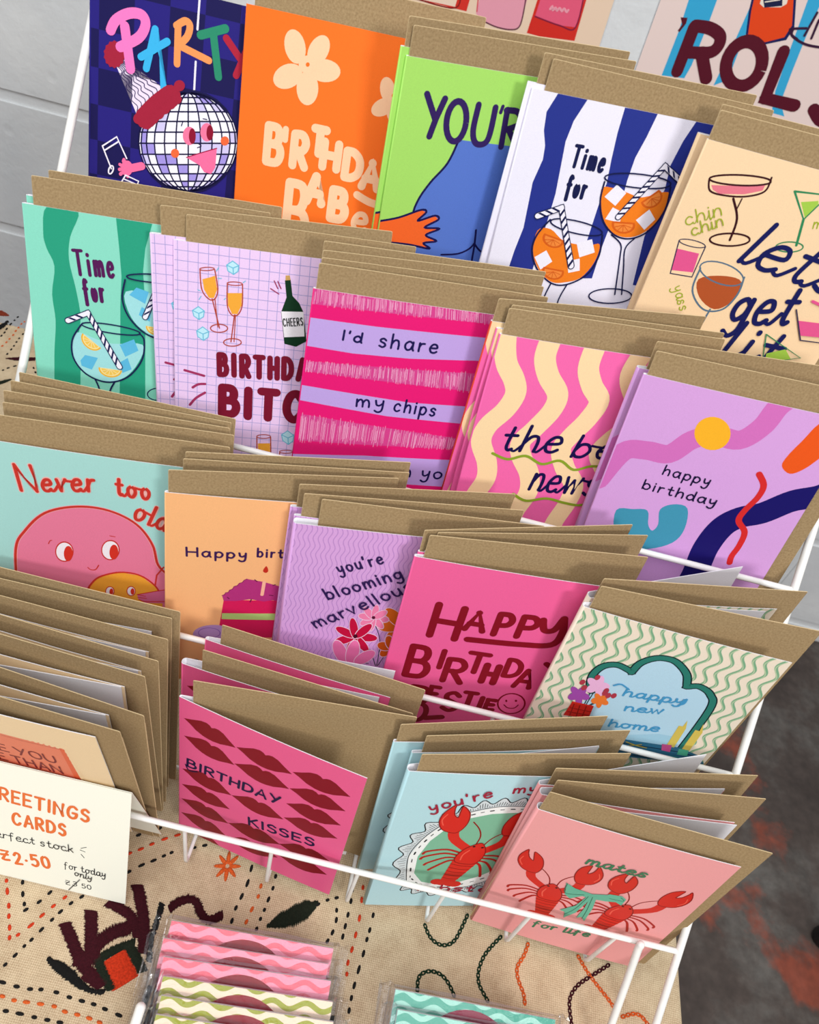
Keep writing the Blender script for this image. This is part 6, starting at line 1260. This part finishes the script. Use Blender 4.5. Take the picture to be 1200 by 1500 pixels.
# top tier: navy striped Time for
make_card('blue', pose(11.8, 217.3, 270.3, 11.47, 5.30, -0.03), [[0.3,1.5,0],[105,1.5,0],[0.3,1.5,148],[105,1.5,148]], 'navy striped Time for greeting card facing forward, top tier')
make_envelope(pose(14.3, 218.6, 269.8, 11.48, 5.29, 1.09), 'kraft envelope tucked inside the front navy striped Time for card, top tier')
make_card('blue', pose(6.4, 219.2, 272.2, 11.51, 4.95, 0.90), [[0.3,1.2,0],[105,11.7,0],[0.3,1.2,148],[105,11.8,148]], 'second navy striped card, mostly hidden behind the facing one, top tier')
make_envelope(pose(11.4, 220.9, 271.0, 17.36, 4.86, 0.90), 'second kraft envelope counted back behind the navy striped Time for card, top tier')
# top tier: cream cocktail glasses
make_card('lets', pose(92.2, 210.8, 270.5, 1.82, 4.76, 0.80), [[0.3,1.5,0],[105,1.5,0],[0.3,1.5,148],[105,1.5,148]], 'cream cocktail glasses greeting card facing forward, top tier')
make_envelope(pose(93.9, 211.5, 269.2, 1.84, 4.76, 0.22), 'kraft envelope tucked inside the front cream cocktail glasses card, top tier')
make_card('lets', pose(91.7, 215.9, 270.0, 2.50, 5.92, 0.15), [[0.3,2.1,0],[105,2.9,0],[0.3,3.1,148],[105,3.9,148]], 'second cream card, mostly hidden behind the facing one, top tier')
make_envelope(pose(96.8, 217.5, 269.7, 2.95, 6.33, 0.11), 'second kraft envelope counted back behind the cream cocktail glasses card, top tier')
# second tier: mint green striped Time for
make_card('teal', pose(-211.8, 137.8, 182.7, 11.99, 11.42, -0.10), [[0.3,1.5,0],[105,1.5,0],[0.3,1.5,148],[105,1.5,148]], 'mint green striped Time for greeting card facing forward, second tier')
make_envelope(pose(-206.8, 139.6, 182.1, 12.01, 11.42, -0.32), 'kraft envelope tucked inside the front mint green striped Time for card, second tier')
make_card('teal', pose(-213.5, 146.0, 182.8, 9.30, 11.39, -0.73), [[0.3,1.4,0],[105,2.3,0],[0.3,2.3,148],[105,3.2,148]], 'second mint striped card, mostly hidden behind the facing one, second tier')
make_envelope(pose(-201.6, 148.7, 182.2, 9.82, 11.73, -1.29), 'second kraft envelope counted back behind the mint green striped Time for card, second tier')
# second tier: lilac grid BIRTHDAY
make_card('grid', pose(-132.4, 138.0, 183.3, 12.22, 12.94, -1.54), [[0.3,1.4,0],[105,1.5,0],[0.3,1.5,148],[105,1.5,148]], 'lilac grid BIRTHDAY greeting card facing forward, second tier')
make_envelope(pose(-128.5, 139.3, 182.1, 12.23, 12.94, -0.99), 'kraft envelope tucked inside the front lilac grid BIRTHDAY card, second tier')
make_card('grid', pose(-143.7, 143.4, 182.6, 13.58, 10.75, -1.85), [[0.3,2.3,0],[105,1.6,0],[0.3,2.3,148],[105,1.6,148]], 'second lilac grid card, mostly hidden behind the facing one, second tier')
make_envelope(pose(-138.9, 146.1, 182.2, 13.16, 10.74, -2.22), 'second kraft envelope counted back behind the lilac grid BIRTHDAY card, second tier')
# second tier: hot pink striped chips
make_card('chips', pose(-66.6, 137.9, 183.4, 13.94, 6.00, 0.79), [[0.3,1.4,0],[105,1.5,0],[0.3,1.4,148],[105,1.5,148]], 'hot pink striped chips greeting card facing forward, second tier')
make_envelope(pose(-65.8, 138.7, 181.9, 13.98, 5.99, 0.73), 'kraft envelope tucked inside the front hot pink striped chips card, second tier')
make_envelope(pose(-65.3, 139.7, 182.2, 17.73, 7.82, 1.45), 'second kraft envelope counted back behind the hot pink striped chips card, second tier')
make_envelope(pose(-66.3, 146.8, 184.7, 19.07, 5.72, 1.26), 'third kraft envelope counted back behind the hot pink striped chips card, second tier')
make_envelope(pose(-68.6, 151.5, 187.2, 17.58, 5.34, 1.53), 'fourth kraft envelope counted back behind the hot pink striped chips card, second tier')
# second tier: pink and cream wavy news
make_card('news', pose(26.7, 137.8, 182.9, 12.03, 7.92, 0.48), [[0.3,1.4,0],[105,4.3,0],[0.3,1.4,148],[105,4.3,148]], 'pink and cream wavy news greeting card facing forward, second tier')
make_envelope(pose(28.0, 138.8, 182.1, 13.59, 7.90, 0.44), 'kraft envelope tucked inside the front pink and cream wavy news card, second tier')
make_card('news', pose(23.5, 145.3, 183.8, 13.59, 5.55, 0.53), [[0.3,1.4,0],[105,4.7,0],[0.3,1.3,148],[105,4.7,148]], 'second pink wavy card, mostly hidden behind the facing one, second tier')
make_envelope(pose(27.1, 146.9, 182.4, 15.43, 5.51, 0.73), 'second kraft envelope counted back behind the pink and cream wavy news card, second tier')
make_card('news', pose(18.5, 150.7, 185.9, 15.43, 3.74, 0.85), [[0.3,1.4,0],[105,9.8,0],[0.3,1.4,148],[105,9.9,148]], 'card with red spine behind the pink wavy news cards, second tier', '#d8472f')
make_envelope(pose(20.1, 151.8, 183.6, 20.07, 3.68, 0.56), 'third kraft envelope counted back behind the pink and cream wavy news card, second tier')
# second tier: lilac abstract happy birthday
make_card('abstract', pose(101.5, 138.2, 183.4, -0.44, 6.17, -2.44), [[0.3,1.4,0],[105,3.6,0],[0.3,1.4,148],[105,3.6,148]], 'lilac abstract happy birthday greeting card facing forward, second tier')
make_envelope(pose(103.3, 138.8, 182.1, 0.78, 6.19, -2.41), 'kraft envelope tucked inside the front lilac abstract happy birthday card, second tier')
make_card('abstract', pose(99.5, 144.8, 182.2, 4.62, 6.29, -1.79), [[0.3,2.9,0],[105,11.2,0],[0.3,2.8,148],[105,11,148]], 'second lilac abstract card, mostly hidden behind the facing one, second tier')
make_envelope(pose(104.1, 147.8, 182.2, 9.15, 6.36, -1.55), 'second kraft envelope counted back behind the lilac abstract happy birthday card, second tier')
# third tier: pale teal Never too old
make_card('never', pose(-210.5, 70.3, 95.1, 8.39, 6.62, -0.52), [[0.3,1.4,0],[105,2.5,0],[0.3,2.7,148],[105,3.8,148]], 'pale teal Never too old greeting card facing forward, third tier')
make_envelope(pose(-200.6, 72.5, 95.1, 9.00, 7.12, -0.59), 'kraft envelope tucked inside the front pale teal Never too old card, third tier')
make_envelope(pose(-200.3, 73.9, 95.1, 8.71, 10.82, -0.71), 'second kraft envelope counted back behind the pale teal Never too old card, third tier')
make_envelope(pose(-205.6, 80.2, 95.1, 6.68, 11.72, -0.72), 'third kraft envelope counted back behind the pale teal Never too old card, third tier')
make_envelope(pose(-207.7, 88.1, 95.1, 4.61, 11.96, -0.74), 'fourth kraft envelope counted back behind the pale teal Never too old card, third tier')
make_envelope(pose(-207.3, 94.6, 96.4, 2.29, 11.85, -0.88), 'fifth kraft envelope counted back behind the pale teal Never too old card, third tier')
# third tier: peach birthday cake
make_card('cake', pose(-114.3, 70.3, 95.4, 15.67, 4.62, 0.82), [[0.3,1.4,0],[105,7.5,0],[0.3,1.4,148],[105,7.5,148]], 'peach birthday cake greeting card facing forward, third tier')
make_envelope(pose(-112.6, 71.5, 95.1, 19.01, 4.56, 0.79), 'kraft envelope tucked inside the front peach birthday cake card, third tier')
make_envelope(pose(-108.4, 77.5, 95.1, 17.26, 6.12, 0.86), 'second kraft envelope counted back behind the peach birthday cake card, third tier')
make_envelope(pose(-107.0, 81.9, 96.8, 18.12, 5.89, 0.34), 'third kraft envelope counted back behind the peach birthday cake card, third tier')
# third tier: lilac blooming marvellous
make_card('bloom', pose(-48.5, 70.3, 95.1, 12.53, 5.48, 0.49), [[0.3,4,0],[105,1.9,0],[0.3,4.3,148],[105,2.1,148]], 'lilac blooming marvellous greeting card facing forward, third tier')
make_envelope(pose(-38.9, 75.6, 95.1, 11.36, 5.57, 0.56), 'kraft envelope tucked inside the front lilac blooming marvellous card, third tier')
make_card('bloom', pose(-51.1, 74.3, 95.2, 11.56, 5.81, 0.73), [[0.3,1.3,0],[105,8.7,0],[0.3,1.3,148],[105,8.7,148]], 'second lilac flower card, mostly hidden behind the facing one, third tier')
make_envelope(pose(-48.1, 75.7, 95.1, 15.63, 5.75, 1.07), 'second kraft envelope counted back behind the lilac blooming marvellous card, third tier')
make_card('bloom', pose(-54.5, 81.1, 95.1, 14.41, 5.21, 0.92), [[0.3,2.1,0],[105,9.1,0],[0.3,1.4,148],[105,8.4,148]], 'third lilac flower card, mostly hidden behind the facing one, third tier')
make_envelope(pose(-51.7, 83.5, 95.1, 18.26, 4.87, 0.98), 'third kraft envelope counted back behind the lilac blooming marvellous card, third tier')
# third tier: pink HAPPY BIRTHDAY BESTIE
make_card('bestie', pose(12.3, 70.3, 95.1, 7.31, 4.81, 0.02), [[0.3,1.2,0],[105,10.6,0],[0.3,1.7,148],[105,11.1,148]], 'pink HAPPY BIRTHDAY BESTIE greeting card facing forward, third tier')
make_envelope(pose(16.2, 71.6, 95.1, 12.50, 4.99, 0.53), 'kraft envelope tucked inside the front pink HAPPY BIRTHDAY BESTIE card, third tier')
make_card('bestie', pose(13.7, 75.0, 95.9, 12.95, 4.11, 0.23), [[0.3,1.2,0],[105,11.6,0],[0.3,1.2,148],[105,11.2,148]], 'second pink bestie card, mostly hidden behind the facing one, third tier')
make_envelope(pose(21.8, 78.1, 95.1, 18.62, 3.94, -0.02), 'second kraft envelope counted back behind the pink HAPPY BIRTHDAY BESTIE card, third tier')
make_envelope(pose(15.8, 78.8, 95.5, 21.48, 3.34, -0.27), 'third kraft envelope counted back behind the pink HAPPY BIRTHDAY BESTIE card, third tier')
# third tier: green wavy happy new home
make_card('home', pose(97.0, 71.4, 95.1, -1.01, 2.44, 0.01), [[0.3,1.2,0],[97.4,29.3,-0.1],[0.3,3.2,148],[97,31.5,147.9]], 'green wavy happy new home greeting card facing forward, third tier')
make_envelope(pose(98.6, 72.2, 95.0, 4.56, 3.05, 0.82), 'kraft envelope tucked inside the front green wavy happy new home card, third tier')
make_card('home', pose(99.2, 76.0, 95.9, 15.02, 2.91, 1.11), [[0.3,1.8,0],[99.5,18.7,4.6],[0.3,4,148],[94.2,25.3,152.3]], 'second green wavy card, mostly hidden behind the facing one, third tier')
make_envelope(pose(101.3, 77.5, 95.1, 14.93, 2.92, 0.88), 'second kraft envelope counted back behind the green wavy happy new home card, third tier')
# front tier: cream and coral ticket
make_card('love', pose(-219.4, 11.4, 8.1, -0.66, -6.25, -1.21), [[0.3,4,0],[103.5,2,0.7],[0.3,4,148],[104.8,11.5,148.4]], 'cream and coral ticket greeting card facing forward, front tier')
make_envelope(pose(-214.6, 16.1, 8.0, -2.69, -6.28, -0.93), 'kraft envelope tucked inside the front cream and coral ticket card, front tier')
make_envelope(pose(-211.2, 21.2, 8.0, -4.72, -2.59, 0.26), 'second kraft envelope counted back behind the cream and coral ticket card, front tier')
make_card('love', pose(-219.2, 17.4, 10.1, -2.76, -2.61, -0.59), [[0.3,4,0],[102.9,10,-1.1],[0.3,4,148],[103.1,16.7,146.7]], 'second folded card showing white inside behind the cream ticket card')
make_envelope(pose(-215.4, 32.2, 9.2, -3.04, -1.18, -0.94), 'third kraft envelope counted back behind the cream and coral ticket card, front tier')
make_card('love', pose(-219.3, 25.6, 9.5, -1.48, -0.01, -0.53), [[0.3,4,0],[106.8,5.1,-0.7],[0.3,4,148],[107,11.1,147.1]], 'third folded card showing white inside behind the cream ticket card')
make_envelope(pose(-215.5, 33.7, 8.0, -2.82, 2.30, -0.35), 'fourth kraft envelope counted back behind the cream and coral ticket card, front tier')
make_card('love', pose(-215.6, 33.5, 8.7, -2.82, 2.29, -0.54), [[0.3,1.2,0],[101.6,4.7,-0.3],[0.3,4,148],[101.6,12.2,147.5]], 'fourth folded card showing white inside behind the cream ticket card')
make_envelope(pose(-216.1, 35.4, 8.0, -0.85, 5.35, -0.34), 'fifth kraft envelope counted back behind the cream and coral ticket card, front tier')
make_card('love', pose(-217.3, 35.2, 8.5, -0.85, 5.21, -0.37), [[0.3,2.3,0],[102.6,8.5,1.5],[0.3,4,148],[101.3,12.4,149.5]], 'fifth folded card showing white inside behind the cream ticket card')
make_envelope(pose(-218.4, 41.3, 8.0, 1.00, 6.76, -0.42), 'sixth kraft envelope counted back behind the cream and coral ticket card, front tier')
make_envelope(pose(-214.8, 47.8, 11.5, -0.07, 6.11, -0.55), 'seventh kraft envelope counted back behind the cream and coral ticket card, front tier')
# front tier: pink BIRTHDAY KISSES lips
make_card('kisses', pose(-88.4, 21.0, 8.4, -10.20, 2.05, -0.27), [[0.3,1.2,0],[105,27.3,0],[0.3,1.2,148],[105,28.1,148]], 'pink BIRTHDAY KISSES lips greeting card facing forward, front tier')
make_envelope(pose(-78.5, 20.1, 12.8, 5.05, 2.34, -0.72), 'kraft envelope tucked inside the front pink BIRTHDAY KISSES lips card, front tier')
make_card('kisses', pose(-92.9, 35.3, 9.3, -3.44, 3.77, -0.50), [[0.3,1.6,0],[106,3.8,3],[0.3,4,148],[105.1,13.9,150.7]], 'second pink kisses card, mostly hidden behind the facing one, front tier')
make_envelope(pose(-82.7, 35.6, 11.2, -3.45, 3.77, -0.44), 'second kraft envelope counted back behind the pink BIRTHDAY KISSES lips card, front tier')
make_card('kisses', pose(-86.3, 42.0, 12.5, -4.48, 7.66, -0.79), [[0.3,3.7,0],[106.4,12.1,9.3],[0.3,2.3,148],[103.4,10.7,157.3]], 'third pink kisses card, mostly hidden behind the facing one, front tier')
make_envelope(pose(-78.9, 42.9, 11.8, -4.83, 7.64, -0.73), 'third kraft envelope counted back behind the pink BIRTHDAY KISSES lips card, front tier')
# front tier: pale blue lobster doily
make_card('lobster', pose(38.4, 2.3, 8.0, 13.39, 6.17, 0.49), [[0.3,4,0],[108.8,16.7,6.6],[0.3,4,148],[105.5,15,154.5]], 'pale blue lobster doily greeting card facing forward, front tier')
make_envelope(pose(44.0, 5.3, 8.0, 15.31, 5.86, -0.26), 'kraft envelope tucked inside the front pale blue lobster doily card, front tier')
make_card('lobster', pose(40.8, 15.5, 8.0, 16.80, 5.34, -0.45), [[0.3,1.5,0],[105,1.5,0],[0.3,1.5,148],[105,1.5,148]], 'second pale blue lobster card, mostly hidden behind the facing one, front tier')
make_envelope(pose(45.6, 17.8, 8.0, 16.79, 5.33, -0.58), 'second kraft envelope counted back behind the pale blue lobster doily card, front tier')
make_card('lobster', pose(29.6, 20.7, 11.7, 15.74, 3.80, -0.83), [[0.3,2.3,0],[105,5.5,0],[0.3,1.5,148],[105,4.8,148]], 'third pale blue lobster card, mostly hidden behind the facing one, front tier')
make_envelope(pose(31.3, 22.9, 12.6, 17.54, 3.53, -1.15), 'third kraft envelope counted back behind the pale blue lobster doily card, front tier')
# front tier: salmon pink mates lobsters
make_card('mates', pose(106.6, 8.4, 8.6, -2.61, 2.22, -1.11), [[0.3,3.7,0],[105.1,19.3,-0.8],[0.3,4,148],[105.9,23.3,147.2]], 'salmon pink mates lobsters greeting card facing forward, front tier')
make_envelope(pose(104.4, 9.5, 11.9, -1.54, 2.15, -0.20), 'kraft envelope tucked inside the front salmon pink mates lobsters card, front tier')
make_card('mates', pose(107.2, 13.1, 8.6, 6.06, 3.82, -0.28), [[0.3,2.1,0],[104.5,14.4,3.7],[0.3,4,148],[102.3,16.9,151.7]], 'second salmon pink card, mostly hidden behind the facing one, front tier')
make_envelope(pose(112.0, 14.4, 8.7, 9.30, 3.86, -0.55), 'second kraft envelope counted back behind the salmon pink mates lobsters card, front tier')
make_card('mates', pose(107.9, 16.4, 8.0, 12.77, 4.87, -0.25), [[0.3,2.1,0],[100.9,15.3,10],[0.3,2.4,148],[95.8,15.6,157.9]], 'third salmon pink card, mostly hidden behind the facing one, front tier')
make_envelope(pose(112.8, 18.8, 8.0, 12.53, 4.86, -0.64), 'third kraft envelope counted back behind the salmon pink mates lobsters card, front tier')

# ------------------------------------------------------------------ price sign, a folded card standing over the front rail
def sign():
    S = {'tr':[-105.2,-1.5,92.95],'u':[0.99967, -0.00000, 0.02578],'v':[-0.02474, 0.28232, 0.95900],'h':95.15}
    tr, u, v, h = Vector(S['tr']), Vector(S['u']), Vector(S['v']), S['h']
    w = 148.0; root_m = Matrix((u, v.cross(u) * -1, v)).transposed()
    n = u.cross(v)
    if n.y > 0: n = -n                           # towards the viewer
    m = Matrix((u, -n, v)).transposed().to_4x4(); m.translation = (tr - u * w - v * h) * MM
    root = empty('price_sign', m)
    tag(root, 'cream folded price sign with orange hand lettering over the front rail', 'sign')
    base, ops = ART['sign']; a = Art(w, h, 0.0, base, 2); a.run(ops)
    f = bpy.data.objects.new('front_panel', a.mesh('front_panel', .3, back=ink('#f4f3e4'))); col.objects.link(f); f.parent = root
    mi = m.inverted()
    tl, trr = tr - u * w, tr
    bl = Vector((tl.x + 6, 9.0, LIPZ - 42)); br = Vector((trr.x + 10, 9.5, LIPZ - 42))
    cs = [(mi @ (p * MM)) / MM for p in (bl, br, tl + Vector((0, .5, 0)), trr + Vector((0, .5, 0)))]
    sheet_between(cs, .3).build('back_panel', [ink('#f4f3e4')], root, False)
sign()

# ------------------------------------------------------------------ cellophane packets of note cards on the cloth
def packet_art(kind):
    a = Art(92.5, 74.0, 0.0, {'pink': '#f79cb0', 'olive': '#f5dcc0', 'teal': '#5fae98'}[kind], 2)
    a.x_hwaves({'pink': '#e9707f', 'olive': '#a0a43c', 'teal': '#a9dccb'}[kind], 6.6, 1.7, 18.5, 2.7)
    p = [(45 + 29 * math.cos(2 * PI * k / 40), 42 + 29 * math.sin(2 * PI * k / 40)) for k in range(40)]
    a.fill('#8c1322' if kind != 'teal' else '#8a3046', p)
    return a.mesh('card_pack', 3.0)
PM = {}
def make_packet(kind, x, y, z, yaw, tilt, label, lone):
    if kind not in PM: PM[kind] = packet_art(kind)
    m = pose(x, y, z, yaw, tilt, 0)
    root = empty('note_card_packet', m)
    tag(root, label, 'packet', 'cellophane packets on the cloth')
    p = bpy.data.objects.new('card_pack', PM[kind]); col.objects.link(p); p.parent = root
    mb = MB(); r = random.Random(int(x * 7 + y * 13))
    # clear wrapper: loose sleeve, crumpled seams at both ends
    xs = [-9, -7.5, -5.5, -3.5, -2, -.6, 10, 28, 46, 64, 84, 93.1, 94.5, 96.5, 98.5, 101]
    for i, X in enumerate(xs):
        end = X < -.6 or X > 93.1
        t = 1.0 if not end else max(.12, 1 - (min(abs(X + .6), abs(X - 93.1)) / 7.0))
        for (cy, cz) in ((-.3, -2), (-.35, 20), (-.35, 40), (-.35, 60), (-.3, 74.6), (1.5, 76.6), (3.3, 74.6), (3.35, 40), (3.3, -2), (1.5, -3)):
            yy = 1.5 + (cy - 1.5) * t; zz = cz
            if end: yy += r.uniform(-.9, .9); zz += r.uniform(-1.2, 1.2)
            elif abs(cz - 76.6) < 1: zz += r.uniform(-.6, .6)
            mb.v.append(Vector((X + (r.uniform(-.7, .7) if end else 0), yy, zz)) * MM)
    K = 10
    for i in range(len(xs) - 1):
        for k in range(K): mb.face([i * K + k, i * K + (k + 1) % K, (i + 1) * K + (k + 1) % K, (i + 1) * K + k])
    w = mb.build('clear_wrapper', [CELLO], root, False); w['label'] = 'crinkled clear cellophane wrapper'
make_packet('pink', -64.6, -107.3, 3.00, 3.68, 65.00, 'topmost of the three pink wavy card packets, nearest the rack', False)
make_packet('pink', -64.6, -116.8, 3.00, 4.41, 65.00, 'middle of the three pink wavy card packets on the cloth', False)
make_packet('pink', -60.5, -125.5, 3.00, 4.97, 65.00, 'lowest of the three pink wavy card packets, against the olive ones', False)
make_packet('olive', -57.8, -134.4, 3.00, 4.48, 65.00, 'olive wavy card packet directly below the pink packets', False)
make_packet('olive', -55.5, -143.2, 3.00, 4.28, 65.00, 'middle of the three olive wavy card packets', False)
make_packet('olive', -55.3, -152.0, 3.00, 3.97, 65.00, 'bottom olive wavy card packet at the edge of the photo', False)
make_packet('teal', 65.4, -113.9, 3.00, 2.74, 65.00, 'upper teal wavy card packet below the lobster cards', False)
make_packet('teal', 68.6, -123.3, 3.00, 2.96, 65.00, 'lower teal wavy card packet, cut by the bottom of the photo', False)

# ------------------------------------------------------------------ wall prints
def print_(key, x, z, label):
    base, ops = ART[key]; a = Art(297.0, 420.0, 0.0, base, 2); a.run(ops)
    o = bpy.data.objects.new('art_print', a.mesh('art_print', 1.6, .12)); col.objects.link(o)
    o.matrix_world = pose(x, 1036.5, z, 0, 0, 0)
    tag(o, label, 'art print', 'art prints on the wall')
print_('rolls', 160.3, 207.5, "art print with blue stripes, an orange bottle and maroon 'ROLS lettering")
print_('cream', -193.3, 207.5, 'cream art print with pink and red bottles, left of the blue striped print')

# ------------------------------------------------------------------ end of a second wire stand in front, and a stool at the right
st = empty('wire_stand', Matrix.Translation((0, 0, 0)))
tag(st, 'rounded white wire arm of a stand beside the pink packets', 'wire stand')
MB().tube([Vector(p) * MM for p in [(-67.4,-85.8,45.0),(-71.4,-118.8,3.0)]], 2.6 * MM, 12).build('arm', WIRE, st)
MB().tube([Vector(p) * MM for p in [(-127.4,-118.8,3),(-7.4,-118.8,3)]], 2.6 * MM, 12).build('foot', WIRE, st)

sx, sy = 0.848, 0.385
stool = empty('stool', Matrix.Translation((sx + .15, sy, FLOOR_Z)))
tag(stool, 'black metal stool leg with rounded rubber foot on the stained floor', 'stool')
bpy.context.view_layer.update()
BLK = simple('black_metal', '#161516', .45, .5, 90, .1)
for dx in (0, .3):
    for dy in (-.3, 0):
        lg = child(MB().tube([(sx + dx + (.03 if dx == 0 else -.03), sy + dy + (-.03 if dy == 0 else .03), FLOOR_Z + .44), (sx + dx, sy + dy, FLOOR_Z + .02)], .011, 12), 'leg', BLK, stool)
        ft = child(MB().tube([(sx + dx, sy + dy, FLOOR_Z + .045), (sx + dx, sy + dy, FLOOR_Z + .010)], [.014, .019], 16), 'rubber_foot', BLK, stool)
        ft.parent = lg; ft.matrix_parent_inverse = Matrix.Identity(4)
child(MB().box(sx + .0, sx + .3, sy - .3, sy + .0, FLOOR_Z + .44, FLOOR_Z + .475, 0, .012), 'seat', BLK, stool)
